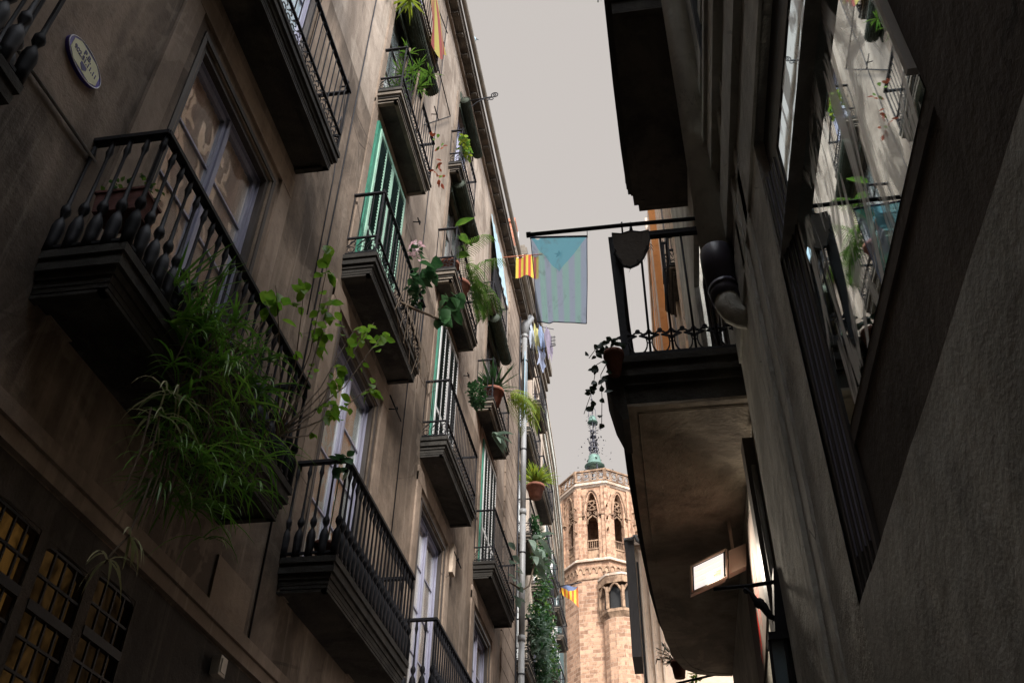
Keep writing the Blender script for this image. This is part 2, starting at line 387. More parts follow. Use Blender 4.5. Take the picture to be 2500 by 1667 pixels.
# ------------------------------------------------------------------ foliage
def blade(mb, p, d, L, w, droop=.6, n=5, mi=0, up=V((0,0,1))):
    p = V(p); d = V(d).normalized(); side = d.cross(up)
    side = side.normalized() if side.length > 1e-4 else V((1,0,0))
    L1 = []; q = p.copy(); dd = d.copy()
    for i in range(n+1):
        t = i/n; ww = w*(math.sin(math.pi*min(1, .25+t*.75))**.8 if t < 1 else 0)*.5 + .0006
        L1.append((q - side*ww, q + side*ww)); q = q + dd*(L/n); dd = (dd + V((0,0,-droop/n*2))).normalized()
    vs = [x for pr in L1 for x in pr]
    mb.add(vs, [(2*i, 2*i+1, 2*i+3, 2*i+2) for i in range(n)], mi, True)
def rdir(up=.4, sp=1.0):
    a = rr(0, 2*math.pi); return V((math.cos(a)*sp, math.sin(a)*sp, up + rr(-.25,.35))).normalized()
def tuft(mb, c, n, L, w, droop=.7, up=.5, mi=0, bias=V((0,0,0))):
    for _ in range(n): blade(mb, V(c)+V((rr(-.02,.02),rr(-.02,.02),rr(-.01,.01))), rdir(up)+bias, L*rr(.55,1.1), w*rr(.7,1.1), droop*rr(.6,1.3), mi=mi)
def leaf(mb, p, d, L, w, mi=0, n=None):
    """ovate leaf, folded on its midrib"""
    p = V(p); d = V(d).normalized(); nrm = V(n) if n else V((rr(-.5,.5), rr(-.5,.5), 1))
    s = d.cross(nrm); s = s.normalized() if s.length > 1e-3 else d.orthogonal().normalized(); nn = s.cross(d).normalized()
    k = [(0,0),(.18,.34),(.42,.5),(.7,.36),(.88,.15),(1.0,0)]
    mid = [p + d*L*t - nn*L*.12*t*t for t, _ in k]
    a = [m + s*w*h + nn*w*.18*(h*2) for m, (t, h) in zip(mid, k)]; b = [m - s*w*h + nn*w*.18*(h*2) for m, (t, h) in zip(mid, k)]
    vs = mid + a[1:5] + b[1:5]; fs = []
    # mid 0..5, a 6..9, b 10..13
    fs += [(0,6,1),(1,6,7,2),(2,7,8,3),(3,8,9,4),(4,9,5)]
    fs += [(0,1,10),(1,2,11,10),(2,3,12,11),(3,4,13,12),(4,5,13)]
    mb.add(vs, fs, mi, True)
def frond(mb, p, d, L, nl, ll, droop=.8, mi=0, mst=1):
    p = V(p); d = V(d).normalized(); pts = [p]; dd = d.copy(); n = 10
    for i in range(n): pts.append(pts[-1] + dd*(L/n)); dd = (dd + V((0,0,-droop/n*2))).normalized()
    mb.tube(pts, [.006*(1-.8*i/n) for i in range(n+1)], 4, mst)
    for k in range(nl):
        t = .15 + .83*k/nl; i = min(n-1, int(t*n)); q = pts[i].lerp(pts[i+1], t*n-i); dr = (pts[i+1]-pts[i]).normalized()
        s = dr.cross(V((0,0,1))).normalized()
        for sg in (-1, 1): blade(mb, q, dr*.7 + s*sg + V((0,0,-.25)), ll*(1-.55*abs(t-.4)), .014, .7, 4, mi)
def blob(mb, c, rx, ry, rz, n, L, w, mi=0, mis=None):
    c = V(c)
    for _ in range(n):
        u = V((rr(-1,1), rr(-1,1), rr(-1,1)))
        if u.length > 1: u = u.normalized()*rr(.5,1)
        p = c + V((u.x*rx, u.y*ry, u.z*rz)); leaf(mb, p, V((rr(-1,1),rr(-1,1),rr(-.8,.6))), L*rr(.6,1.2), w*rr(.7,1.1), random.choice(mis) if mis else mi)
def pot(parent, c, r, h, mat=None):
    mb = MB(); mb.lathe([(r*.68,0),(r*.95,h*.8),(r*1.06,h*.8),(r*1.06,h),(r*.9,h),(r*.88,h*.9),(0.001,h*.9)], c, 14); return mb.build('pot', mat or M['terra'], parent)

# ------------------------------------------------------------------ architecture helpers
def facade(mb, x, ys, zs, holes, depth, sgn=1, mi=0, mr=0):
    """wall in plane x facing sgn*X with rectangular holes (y0,y1,z0,z1); reveals go back by depth"""
    Y = sorted(set([ys[0], ys[1]] + [h[0] for h in holes] + [h[1] for h in holes]))
    Zs = sorted(set([zs[0], zs[1]] + [h[2] for h in holes] + [h[3] for h in holes]))
    for i in range(len(Y)-1):
        for j in range(len(Zs)-1):
            cy, cz = (Y[i]+Y[i+1])/2, (Zs[j]+Zs[j+1])/2
            if any(h[0] < cy < h[1] and h[2] < cz < h[3] for h in holes): continue
            q = [(x,Y[i],Zs[j]),(x,Y[i+1],Zs[j]),(x,Y[i+1],Zs[j+1]),(x,Y[i],Zs[j+1])]
            if sgn < 0: q = q[::-1]
            mb.quad(*q, mi)
    xb = x - sgn*depth
    for (a, b, c, d) in holes:
        mb.quad((x,a,c),(xb,a,c),(xb,a,d),(x,a,d), mr); mb.quad((x,b,c),(x,b,d),(xb,b,d),(xb,b,c), mr)
        mb.quad((x,a,d),(xb,a,d),(xb,b,d),(x,b,d), mr); mb.quad((x,a,c),(x,b,c),(xb,b,c),(xb,a,c), mr)

def railing(slab, xw, xf, y0, y1, z, h, style, mat, sp=.115, ends=(1,1)):
    mb = MB(); s = 1 if xf > xw else -1
    xi = xf - s*.035
    runs = [((xi,y0+.03),(xi,y1-.03),1)]
    if ends[0]: runs.append(((xw+s*.01,y0+.03),(xi,y0+.03),0))
    if ends[1]: runs.append(((xw+s*.01,y1-.03),(xi,y1-.03),0))
    for (a, b, fr) in runs:
        A = V((a[0],a[1],0)); B = V((b[0],b[1],0)); L = (B-A).length; d = (B-A)/L; nrm = V((d.y,-d.x,0))
        c = (A+B)/2; up = V((0,0,1))
        if style == 'urn':
            mb.obox(c+up*(z+h), d*(L/2+.02), nrm*.03, up*.016)
            mb.obox(c+up*(z+.045), d*(L/2), nrm*.014, up*.010)
        else:
            mb.obox(c+up*(z+h), d*(L/2+.015), nrm*.022, up*.011)
            mb.obox(c+up*(z+.29), d*(L/2), nrm*.014, up*.010)
            mb.obox(c+up*(z+.035), d*(L/2), nrm*.012, up*.008)
        n = max(2, round(L/(sp if style != 'urn' else .125)))
        for i in range(n+1):
            p = A + d*(L*i/n)
            if style == 'urn':
                mb.lathe([(.038,0),(.038,.10),(.041,.16),(.043,.20),(.034,.25),(.016,.285),(.016,.30),(.033,.34),(.033,.37),(.015,.41),(.011,.60),(.011,h-.19),(.016,h-.15),(.024,h-.12),(.018,h-.08),(.012,h-.01)], p+up*z, 7)
            else:
                r = .0075
                mb.tube([p+up*(z+.29), p+up*(z+h)], r, 4)
                if i < n:
                    q = A + d*(L*(i+.5)/n)
                    w = L/n*.46
                    mb.ring(q+up*(z+.10), w*.8, .006, d, up, 8, 4)
                    mb.ring(q+up*(z+.20)+d*w*.25, w*.62, .006, d, up, 7, 4, a0=-60, a1=200)
                    mb.tube([q+up*(z+.15)-d*w, q+up*(z+.21), q+up*(z+.28)+d*w], .006, 4)
    for (px, py) in [(xi,y0+.03),(xi,y1-.03)]:
        mb.tube([(px,py,z-.02),(px,py,z+h)], .014, 4)
    if style != 'urn':   # prop rods up to the wall
        for py, e in ((y0+.03, ends[0]), (y1-.03, ends[1])):
            if e: mb.ring((xi,py,z+h+.02), .03, .007, V((0,1,0)), V((0,0,1)), 7, 4)
    return mb.build('railing', mat, slab)

def balcony(parent, xw, xf, y0, y1, z, h, style='scroll', mat=None, smat=None, sof=None, t=.30, ends=(1,1), sp=.115):
    """slab with stepped mouldings and recessed soffit panel; z = slab top"""
    mb = MB(); s = 1 if xf > xw else -1
    lay = [(.0,.0,.06),(.022,.06,.09),(.012,.09,.15),(.04,.15,.20),(.055,.20,.25),(.06,.25,t-.015)]
    k = t/.30
    for o, a, b in lay:
        b2 = b*k if b < .28 else t-.015
        mb.box(xw, xf-s*o, y0+o, y1-o, z-b2+.0, z-a*k, 0 if .08 < a < .10 or a > .19 else 2)
    # soffit panel and rim
    o = .06; mb.box(xw, xf-s*(o+.012), y0+o+.012, y1-o-.012, z-t+.006, z-t+.016, 1)
    for b in ((xw, xf-s*(o+.012), y0+o, y0+o+.06), (xw, xf-s*(o+.012), y1-o-.06, y1-o), (xf-s*(o+.06), xf-s*o, y0+o+.0, y1-o-.0)):
        mb.box(b[0]+.0, b[1], b[2]+.001, b[3]-.001, z-t-.018, z-t+.005, 0)
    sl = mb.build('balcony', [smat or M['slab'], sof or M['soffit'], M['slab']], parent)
    railing(sl, xw, xf, y0, y1, z, h, style, mat or M['iron'], sp, ends)
    return sl

def french_window(parent, x, y0, y1, z0, z1, sgn=1, fr=None, cur=None, bars=3, dep=.13, surround=True, pale=None):
    """glazed double door in an opening, facing sgn*X"""
    fr = fr or M['frame']; mb = MB()
    def bx(d0, d1, a, b, c, d, mi=0): mb.box(x - sgn*d0, x - sgn*d1, a, b, c, d, mi)
    if surround:
        for (a, b) in ((y0-.07, y0-.02), (y1+.02, y1+.07)): bx(-.012, .01, a, b, z0, z1+.07, 1)
        bx(-.014, .01, y0-.07, y1+.07, z1+.02, z1+.075, 1)
        bx(.02, .09, y0, y0+.05, z0, z1-.051, 1); bx(.02, .09, y1-.05, y1, z0, z1-.051, 1); bx(.018, .09, y0, y1, z1-.05, z1, 1)
    for (a, b) in ((y0, y0+.055), (y1-.055, y1)): bx(.091, dep+.06, a, b, z0, z1)
    bx(.0915, dep+.06, y0+.055, y1-.055, z1-.055, z1)
    bx(.078, .0905, y0+.03, y0+.06, z0, z1-.03); bx(.078, .0905, y1-.06, y1-.03, z0, z1-.03); bx(.077, .0906, y0+.03, y1-.03, z1-.06, z1-.03)
    ym = (y0+y1)/2; zi0, zi1 = z0+.02, z1-.06; d0, d1 = .105, .15
    for (a, b) in ((y0+.06, ym-.004), (ym+.004, y1-.06)):
        bx(d0, d1, a, a+.06, zi0, zi1); bx(d0, d1, b-.06, b, zi0, zi1)
        bx(d0+.001, d1, a+.06, b-.06, zi1-.07, zi1); bx(d0+.001, d1, a+.06, b-.06, zi0, zi0+.40)
        bx(d0+.016, d0+.019, a+.10, b-.10, zi0+.06, zi0+.34)
        for k in range(bars):
            zz = zi0 + .40 + (zi1-.07-zi0-.40)*(k+1)/(bars+1); bx(d0+.010, d1-.008, a+.06, b-.06, zz-.011, zz+.011)
    bx(d0-.022, d0-.001, ym-.022, ym+.022, zi0, zi1)
    w = mb.build('balcony_door', [fr, M['framedk']], parent)
    g = MB(); g.box(x-sgn*(d0+.022), x-sgn*(d0+.028), y0+.11, y1-.11, zi0+.40, zi1-.07); g.build('pane', M['glassL'], w)
    c = MB(); xc = x - sgn*(d0+.038); n = 60; rows = []
    for zz in (z0, (z0+z1)/2, z1): rows.append([V((xc + .005*math.sin(i*1.9+.3*math.sin(i)), y0+.05+(y1-y0-.1)*i/n, zz)) for i in range(n+1)])
    c.sheet(rows); c.build('curtain', cur or M['curt'], w)
    return w

def shutter_door(parent, x, y0, y1, z0, z1, leafc, outer=None):
    """green frame with two louvred leaves"""
    mb = MB(); f = outer or M['green']
    def bx(m_, d0, d1, a, b, c, d, mi=0): m_.box(x - d0, x - d1, a, b, c, d, mi)
    bx(mb, -.04, .14, y0, y0+.09, z0, z1); bx(mb, -.04, .14, y1-.05, y1, z0, z1); bx(mb, -.039, .14, y0+.09, y1-.05, z1-.06, z1)
    fr = mb.build('shutter_frame', f, parent)
    ym = (y0+y1)/2
    for (a, b) in ((y0+.095, ym-.003), (ym+.003, y1-.055)):
        l = MB()
        bx(l, -.055, -.01, a, a+.055, z0+.02, z1-.065); bx(l, -.055, -.01, b-.055, b, z0+.02, z1-.065)
        for zz in (z0+.02, z0+.9, z1-.065-.07): bx(l, -.054, -.011, a+.055, b-.055, zz, zz+.07)
        yc = (a+b)/2; bx(l, -.057, -.02, yc-.016, yc+.016, z0+.09, z1-.135)
        nz = int((z1-z0-.2)/.062)
        for i in range(nz):
            zz = z0+.11+i*.062
            if abs(zz-(z0+.93)) < .05: continue
            l.obox((x+.03, yc, zz), (.022,0,-.016), (0,(b-a)/2-.055,0), (.004,0,.005), 1)
        # rods that hold the slats
        l.build('shutter_leaf', [leafc, M['greendk']], fr)
        bk = None
    bkm = MB(); bkm.box(x-.15, x-.16, y0, y1, z0, z1); bkm.build('dark_interior', M['room'], fr)
    return fr

# ------------------------------------------------------------------ camera
Rm = ((0.98766949,0.08532782,-0.131256),(0.15565704,-0.62482766,0.76508907),(0.016729,0.77608605,0.63040509))
cam = bpy.data.cameras.new('camera'); cam.sensor_width = 36; cam.lens = 36*2261.0/2500; cam.clip_start = .05; cam.clip_end = 3000
co = bpy.data.objects.new('camera', cam); COL.objects.link(co)
co.matrix_world = Matrix(((Rm[0][0],Rm[0][1],-Rm[0][2],0),(Rm[1][0],Rm[1][1],-Rm[1][2],0),(Rm[2][0],Rm[2][1],-Rm[2][2],0),(0,0,0,1)))
# rows above map camera axes (right, up, forward) to world; the third column is negated for -Z view
Rr = [(.98766949,.15565704,.016729)]
sc.camera = co

# ------------------------------------------------------------------ world and sun
EL, AZ = R(36), R(156)     # compass azimuth of the sun measured from +Y towards +X
w = bpy.data.worlds.new('World'); sc.world = w; w.use_nodes = True; nt = w.node_tree
bg = nt.nodes['Background']; sk = N(nt, 'ShaderNodeTexSky'); sk.sky_type = 'NISHITA'; sk.sun_disc = False
sk.sun_elevation = EL; sk.sun_rotation = AZ; sk.air_density = 1; sk.dust_density = 4
tc = N(nt, 'ShaderNodeTexCoord')
sund = V((math.sin(AZ)*math.cos(EL), math.cos(AZ)*math.cos(EL), math.sin(EL)))
dt = N(nt, 'ShaderNodeVectorMath', operation='DOT_PRODUCT'); nt.links.new(tc.outputs['Generated'], dt.inputs[0]); dt.inputs[1].default_value = sund
gl = ramp(nt, dt.outputs['Value'], .22, .8)
EXPO = 1.5
S0 = .1; k = 1/(2**EXPO)/S0
hz = N(nt, 'ShaderNodeSeparateXYZ'); nt.links.new(tc.outputs['Generated'], hz.inputs[0])
cloud = ramp(nt, hz.outputs[2], .2, .95, tuple(c*k for c in (.655,.603,.565)), tuple(c*k for c in (.60,.555,.518)))
bright = tuple(c*k for c in (3.6,3.75,4.0))
c = mixc(nt, gl, cloud, bright)
c = mixc(nt, .03, c, sk.outputs[0])
nt.links.new(c, bg.inputs[0]); bg.inputs[1].default_value = S0
sl = bpy.data.lights.new('sun', 'SUN'); sl.energy = 2.0; sl.angle = R(12); sl.color = (1,.95,.89)
so = bpy.data.objects.new('sun', sl); COL.objects.link(so); so.rotation_euler = sund.to_track_quat('Z', 'Y').to_euler(); so.location = (0,0,60)
vs = sc.view_settings; vs.view_transform = 'Standard'; vs.look = 'None'; vs.exposure = EXPO; vs.gamma = 1
sc.render.engine = 'CYCLES'
sc.cycles.max_bounces = 8; sc.cycles.diffuse_bounces = 4; sc.cycles.transparent_max_bounces = 12
sc.cycles.sample_clamp_indirect = 4; sc.cycles.caustics_reflective = False

# ------------------------------------------------------------------ setting
G = -1.6
mb = MB(); mb.quad((-600,-600,G-.01),(600,-600,G-.01),(600,600,G-.01),(-600,600,G-.01)); tag(mb.build('ground', M['paving']), kind='structure')
mb = MB(); mb.quad((-3.33,-30,G),(.62,-30,G),(.62,75,G),(-3.33,75,G)); tag(mb.build('street', M['paving']), kind='structure')

# ------------------------------------------------------------------ LEFT BUILDING 1
XW = -3.33
b1 = thing('apartment_building', (-5, 8, G), 'tall tan plastered apartment block on the left with rows of iron balconies and green shutters', 'building')
cols = {'Z': .8, 'A': 4.74, 'B': 8.52, 'C': 12.58, 'D': 16.75}
fl = {1: (3.72, 6.78), 2: (7.70, 10.62), 3: (11.08, 13.85), 4: (14.22, 16.55)}
holes = []
for f, (z0, z1) in fl.items():
    for c_, yc in cols.items():
        hw = .76 if f < 4 else .62
        holes.append((yc-hw, yc+hw, z0, z1))
# shop openings at street level (grilled)
holes += [(2.35, 4.17, -1.2, 2.38), (4.26, 4.70, -1.2, 2.36), (4.80, 5.25, -1.2, 2.43), (7.0, 9.4, -1.2, 2.3)]
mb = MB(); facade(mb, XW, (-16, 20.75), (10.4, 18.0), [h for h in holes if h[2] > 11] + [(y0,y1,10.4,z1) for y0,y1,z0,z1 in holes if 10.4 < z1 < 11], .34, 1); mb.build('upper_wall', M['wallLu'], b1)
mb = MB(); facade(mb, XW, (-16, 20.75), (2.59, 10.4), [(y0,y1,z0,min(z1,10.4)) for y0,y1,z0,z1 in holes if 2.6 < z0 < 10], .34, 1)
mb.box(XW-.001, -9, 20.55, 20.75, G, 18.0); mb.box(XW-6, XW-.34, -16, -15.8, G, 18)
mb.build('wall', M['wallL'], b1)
mb = MB(); facade(mb, XW, (-16, 20.75), (G, 2.59), [h for h in holes if h[2] < 2.6], .34, 1); mb.build('ground_floor_wall', M['wallGshade'], b1)
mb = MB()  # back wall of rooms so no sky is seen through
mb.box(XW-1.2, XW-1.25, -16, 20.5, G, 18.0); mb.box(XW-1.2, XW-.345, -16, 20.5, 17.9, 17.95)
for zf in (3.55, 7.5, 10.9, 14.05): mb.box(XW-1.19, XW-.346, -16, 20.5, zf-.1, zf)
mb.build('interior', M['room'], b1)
# raised plaster bands: string courses, pilaster strips and door surrounds
mb = MB()
mb.box(XW+.001, XW+.07, -16, 20.74, 2.70, 2.80); mb.box(XW+.001, XW+.045, -16, 20.74, 2.60, 2.698)
for f, (z0, z1) in fl.items():
    for c_, yc in cols.items():
        hw = .76 if f < 4 else .62
        if f == 1:
            for a in (yc-hw-.42, yc+hw+.15): mb.box(XW+.001, XW+.028, a, a+.24, z0-.3, z1+.32)
            mb.box(XW+.001, XW+.032, yc-hw-.42, yc+hw+.39, z1+.175, z1+.42)
        else:
            for a in (yc-hw-.22, yc+hw+.02): mb.box(XW+.001, XW+.022, a, a+.17, z0-.3, z1+.12)
            mb.box(XW+.001, XW+.026, yc-hw-.22, yc+hw+.19, z1+.121, z1+.24)
mb.build('moulding', M['wallLb'], b1)
# rusticated end strip
mb = MB()
z = 3.0; k = 0
while z < 17.6:
    mb.box(XW+.001, XW+.035, 18.75, 20.55, z, z+.36); z += .385
mb.build('quoin_strip', M['wallLb'], b1)
# eave and gutter
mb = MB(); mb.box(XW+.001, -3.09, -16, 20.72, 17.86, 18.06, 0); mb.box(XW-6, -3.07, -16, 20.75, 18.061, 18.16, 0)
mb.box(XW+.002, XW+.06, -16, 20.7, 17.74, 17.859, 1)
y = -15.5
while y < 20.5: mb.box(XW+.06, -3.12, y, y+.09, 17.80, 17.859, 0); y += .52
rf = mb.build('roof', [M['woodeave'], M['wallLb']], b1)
mb = MB(); mb.tube([(-3.05,-16,18.14),(-3.02,5,18.14),(-2.95,20.74,18.14)], .055, 10, 0); mb.build('gutter', M['zinc'], rf)

curs = [M['curt'], M['curtrefl'], M['curtg'], M['curt'], M['curt']]
for i, c_ in enumerate('ZABCD'):
    yc = cols[c_]
    french_window(b1, XW, yc-.76, yc+.76, fl[1][0], fl[1][1], 1, cur=curs[i], bars=3)
for c_ in 'BCD':
    yc = cols[c_]
    shutter_door(b1, XW, yc-.76, yc+.76, fl[2][0], fl[2][1], M['greenlt'] if c_ == 'B' else M['whitewood'])
french_window(b1, XW, cols['A']-.76, cols['A']+.76, fl[2][0], fl[2][1], 1, cur=M['curtb'], bars=2)
french_window(b1, XW, cols['Z']-.76, cols['Z']+.76, fl[2][0], fl[2][1], 1, cur=M['curtb'], bars=2)
for f in (3, 4):
    for c_ in 'ZABCD':
        hw = .76 if f == 3 else .62; yc = cols[c_]
        french_window(b1, XW, yc-hw, yc+hw, fl[f][0], fl[f][1], 1, fr=M['framedk'] if f == 3 else M['frame'], cur=M['curtg'], bars=2, surround=False)
# balconies
for (a, b) in ((-.6, 2.28), (3.33, 6.12), (7.28, 9.98), (11.15, 14.0), (15.3, 18.2)):
    balcony(b1, XW, -2.80, a, b, 3.72, 1.0, 'urn')
for (a, b) in ((-.5, 2.2), (3.30, 5.98), (7.44, 9.68), (11.40, 13.75), (15.62, 18.1)):
    balcony(b1, XW, -2.91, a, b, 7.68, 1.06, 'scroll')
for (a, b) in ((3.5, 5.7), (7.55, 9.42), (11.28, 13.35), (15.15, 17.2)):
    balcony(b1, XW, -2.95, a, b, 11.06, 1.0, 'scroll', smat=M['slabU'], t=.24)
for (a, b) in ((7.7, 9.45), (11.55, 13.0), (15.35, 17.2)):
    balcony(b1, XW, -3.06, a, b, 14.2, 1.0, 'scroll', smat=M['slabU'], t=.2)

# shop grilles: lit openings with bar lattices
def grille(y0, y1, z0, z1, nb, mat, arch=.25):
    mb = MB(); x = XW - .015
    for i in range(nb+1):
        y = y0 + (y1-y0)*i/nb; mb.tube([(x,y,z0),(x,y,z1-.02)], .010, 4)
    nz = int((z1-z0)/.17)
    for i in range(nz+1):
        z = z1 - .02 - i*.17
        if i % 4 == 2: mb.box(x-.02, x+.02, y0, y1, z-.03, z+.025)
        else: mb.box(x-.008, x+.008, y0, y1, z-.008, z+.008)
    g = mb.build('window_grille', M['iron'], b1)
    m2 = MB(); seg = 10; yc, hw = (y0+y1)/2, (y1-y0)/2
    for i in range(seg):
        t0, t1 = -1+2*i/seg, -1+2*(i+1)/seg
        za, zb = z1-arch*(1-math.sqrt(max(0,1-t0*t0))), z1-arch*(1-math.sqrt(max(0,1-t1*t1)))
        m2.prism([(XW-.004,yc+hw*t0,z1+.002),(XW-.004,yc+hw*t1,z1+.002),(XW-.004,yc+hw*t1,zb),(XW-.004,yc+hw*t0,za)], (-.2,0,0))
    m2.build('arch_head', M['wallGshade'], g)
    m3 = MB(); m3.box(XW-.07, XW-.09, y0, y1, z0, z1); m3.build('lit_pane', mat, g)
grille(2.35, 4.17, -1.2, 2.38, 17, M['warm'], .03)
grille(4.26, 4.70, -1.2, 2.36, 4, M['warm2'], .05)
grille(4.80, 5.25, -1.2, 2.43, 4, M['warm3'], .04)
grille(7.0, 9.4, -1.2, 2.3, 22, M['room'])
# ------------------------------------------------------------------ LEFT BUILDING 2 and 3
b2 = thing('apartment_building', (-5, 24, G), 'narrow pale block behind the white drainpipe, its deep striped cornice above laundry and plants', 'building')
X2 = -3.52; h2 = []
for yc in (22.7, 25.7):
    for z0, z1 in ((4.9,7.4),(8.0,10.7),(11.4,13.9),(14.6,16.9),(17.8,19.0)): h2.append((yc-.55, yc+.55, z0, z1))
mb = MB(); facade(mb, X2, (20.76, 27.3), (G, 20.9), h2, .25, 1); mb.box(X2-5, X2-.001, 27.1, 27.3, G, 20.9); mb.box(X2-5, X2-.26, 20.76, 20.8, G, 20.9)
mb.build('wall', M['cream'], b2)
mb = MB(); mb.box(X2-.8, X2-.85, 20.8, 27.1, G, 20.8); mb.build('interior', M['room'], b2)
for i, h in enumerate(h2): french_window(b2, X2, h[0], h[1], h[2], h[3], 1, fr=M['whitewood'] if i % 3 else M['frame'], cur=M['curtg'], bars=2, surround=False)
mb = MB()
for i, (o, z0, z1) in enumerate(((.05,19.2,19.35),(.09,19.4,19.52),(.07,19.52,19.66),(.16,19.68,19.8),(.13,19.8,19.95),(.22,19.97,20.1),(.2,20.1,20.3),(.30,20.32,20.45),(.27,20.45,20.62),(.37,20.64,20.95))):
    mb.box(X2-.0, X2+o, 20.77, 27.29, z0, z1, i % 2)
mb.box(X2-5, X2+.30, 20.77, 27.3, 20.96, 21.05, 1)
mb.build('cornice', [M['cream'], M['slabU']], b2)
xf2 = -3.1
for (a, b, z, xf) in ((21.7,23.3,17.75,-3.22),(24.7,26.4,17.75,-3.22),(21.5,23.8,14.55,xf2),(24.6,26.9,14.55,xf2),(21.6,23.7,11.35,xf2),(24.6,26.9,11.35,xf2),(21.4,23.6,7.95,xf2),(24.6,26.8,7.95,xf2),(21.4,23.6,4.85,xf2)):
    balcony(b2, X2, xf, a, b, z, 1.0, 'scroll', smat=M['slabU'], sof=M['slab'], t=.22, sp=.14)
b3 = thing('apartment_building', (-6, 40, G), 'farthest beige block on the left, its long moulded cornice running down beside the bell tower', 'building')
path = [(-3.45,27.4),(-3.62,32),(-4.02,38),(-4.75,45.5),(-6.0,58)]
mb = MB(); mo = MB(); ht = 19.9
for i in range(len(path)-1):
    (xa, ya), (xb, yb) = path[i], path[i+1]
    mb.quad((xa-.35,ya,G),(xb-.35,yb,G),(xb-.35,yb,ht),(xa-.35,ya,ht))
    for j, (o, z0, z1) in enumerate(((-.30,18.2,18.4),(-.27,18.45,18.6),(-.2,18.65,18.95),(-.12,19.0,19.25),(-.07,19.3,19.5),(0,19.55,20.0),(.03,20.03,20.12))):
        mo.prism([(xa+o,ya,z0),(xa+o,ya,z1),(xa-.4,ya,z1),(xa-.4,ya,z0)], (xb-xa, yb-ya, 0), j % 2)
mb.box(-9, -3.8, 27.35, 27.4, G, ht); mb.box(-12, -6.3, 57.9, 58, G, ht)
mb.build('wall', M['cream'], b3); mo.build('cornice', [M['cream'], M['bandR']], b3)
mb = MB()
for y in (29, 31.7, 34.4, 37.2, 40, 43):
    x = -3.45 - max(0, (y-27.4))*.036 - .35 - (max(0,y-36)*.05)
    for z in (4.9, 8.1, 11.3, 14.5):
        w_ = MB(); w_.box(x-.1, x+.06, y-.5, y+.5, z, z+2.3, 0); w_.box(x+.061, x+.08, y-.42, y-.02, z+.1, z+2.2, 1); w_.box(x+.061, x+.08, y+.02, y+.42, z+.1, z+2.2, 1)
        w_.build('window', [M['whitewood'], M['greendk']], b3)
        if z > 5 and y < 40: balcony(b3, x, x+.36, y-.8, y+.8, z, .95, 'scroll', smat=M['slabU'], sof=M['slab'], t=.18, sp=.2)
# ------------------------------------------------------------------ RIGHT BUILDING (near)
XR = .60
rb = thing('apartment_building', (3, 2, G), 'dark rough plastered building close on the right with mirror-like window and two balconies', 'building')
hr = [(1.0, 2.80, 1.16, 3.30), (4.75, 6.7, 3.2, 6.0)]
KS = .87
mb = MB(); facade(mb, XR, (-12, 4.42), (2.6, 12.8), [(.2,2.8,2.6,3.34)], .05, -1, 0, 0); mb.quad((XR,4.42,G),(XR,4.42,12.8),(XR+.3,4.42,12.8),(XR+.3,4.42,G)); mb.scale(KS).build('wall', M['wallR'], rb)
mb = MB(); facade(mb, XR, (3.6, 8.4), (2.6, 11.2), [(4.75,6.7,3.2,6.0)], .05, -1, 0, 0)
mb.box(XR+.001, 2.2, 8.2, 8.4, G, 11.2)
mb.build('wall', M['wallR'], rb)
# lower wall: below the opening, rough; far strip lighter
def rough(ya, yb, za, zb, nx, mat, name, amp=.0045):
    m_ = MB(); ny = int((yb-ya)/.035)+1; nz = int((zb-za)/.05)+1
    from mathutils import noise as mn
    rows = []
    for j in range(nz+1):
        r_ = []
        for i in range(ny+1):
            y = ya+(yb-ya)*i/ny; z = za+(zb-za)*j/nz
            e = min(1, min(i, ny-i)/2, min(j, nz-j)/2+.6)
            r_.append((nx - amp*mn.fractal(V((y*4,z*3,7)), .8, 2.1, 4)*e - amp*.8*max(0, mn.noise(V((y*1.3,z*.9,3)))), y, z))
        rows.append(r_[::-1])
    m_.sheet(rows); m_.scale(KS); return m_.build(name, mat, rb)
rough(2.80, 4.42, G, 2.6, XR, M['wallR'], 'wall')
rough(-2.5, 2.80, G, 1.16, XR, M['wallRr'], 'wall')
mb = MB(); mb.quad((XR,.2,1.16),(XR,-12,1.16),(XR,-12,2.6),(XR,.2,2.6)); mb.quad((XR,-2.5,G),(XR,-12,G),(XR,-12,1.16),(XR,-2.5,1.16))
mb.box(XR+.012, XR+.25, -12, 2.79, 1.08, 1.15); mb.box(1.5, 6, -12, 4.3, G, 12.7); mb.box(XR+.2, 6, 2.9, 4.3, G, 12.7); mb.box(XR+.2, 6, -12, 4.3, 3.5, 12.7)
mb.scale(KS).build('wall', M['wallRr'], rb)
mb = MB(); mb.quad((XR,8.4,G),(XR,5.2,G),(XR,5.2,2.6),(XR,8.4,2.6)); mb.quad((XR,5.2,G),(XR,3.6,G),(XR,3.6,2.6),(XR,5.2,2.6))
mb.build('wall', M['wallR'], rb)
# horizontal mouldings above the window
mb = MB()
for o, z0, z1 in ((.012,3.32,3.66),(.035,3.82,4.12),(.02,4.16,4.22),(.05,4.42,4.66),(.07,4.66,4.74),(.035,5.15,5.3)):
    mb.box(XR-o, XR+.002, -12, 4.41, z0, z1)
for (y0, y1, o) in ((3.42,3.50,.05),(3.56,3.62,.03),(3.2,3.3,.03)): mb.box(XR-o*.4, XR+.002, y0, y1, G, 11)
mb.scale(KS).build('moulding', M['bandR'], rb)
mb = MB(); mb.box(XR-.06, XR+.002, 3.34, 3.39, 4.75, 11); mb.scale(KS).build('expansion_joint', M['room'], rb)
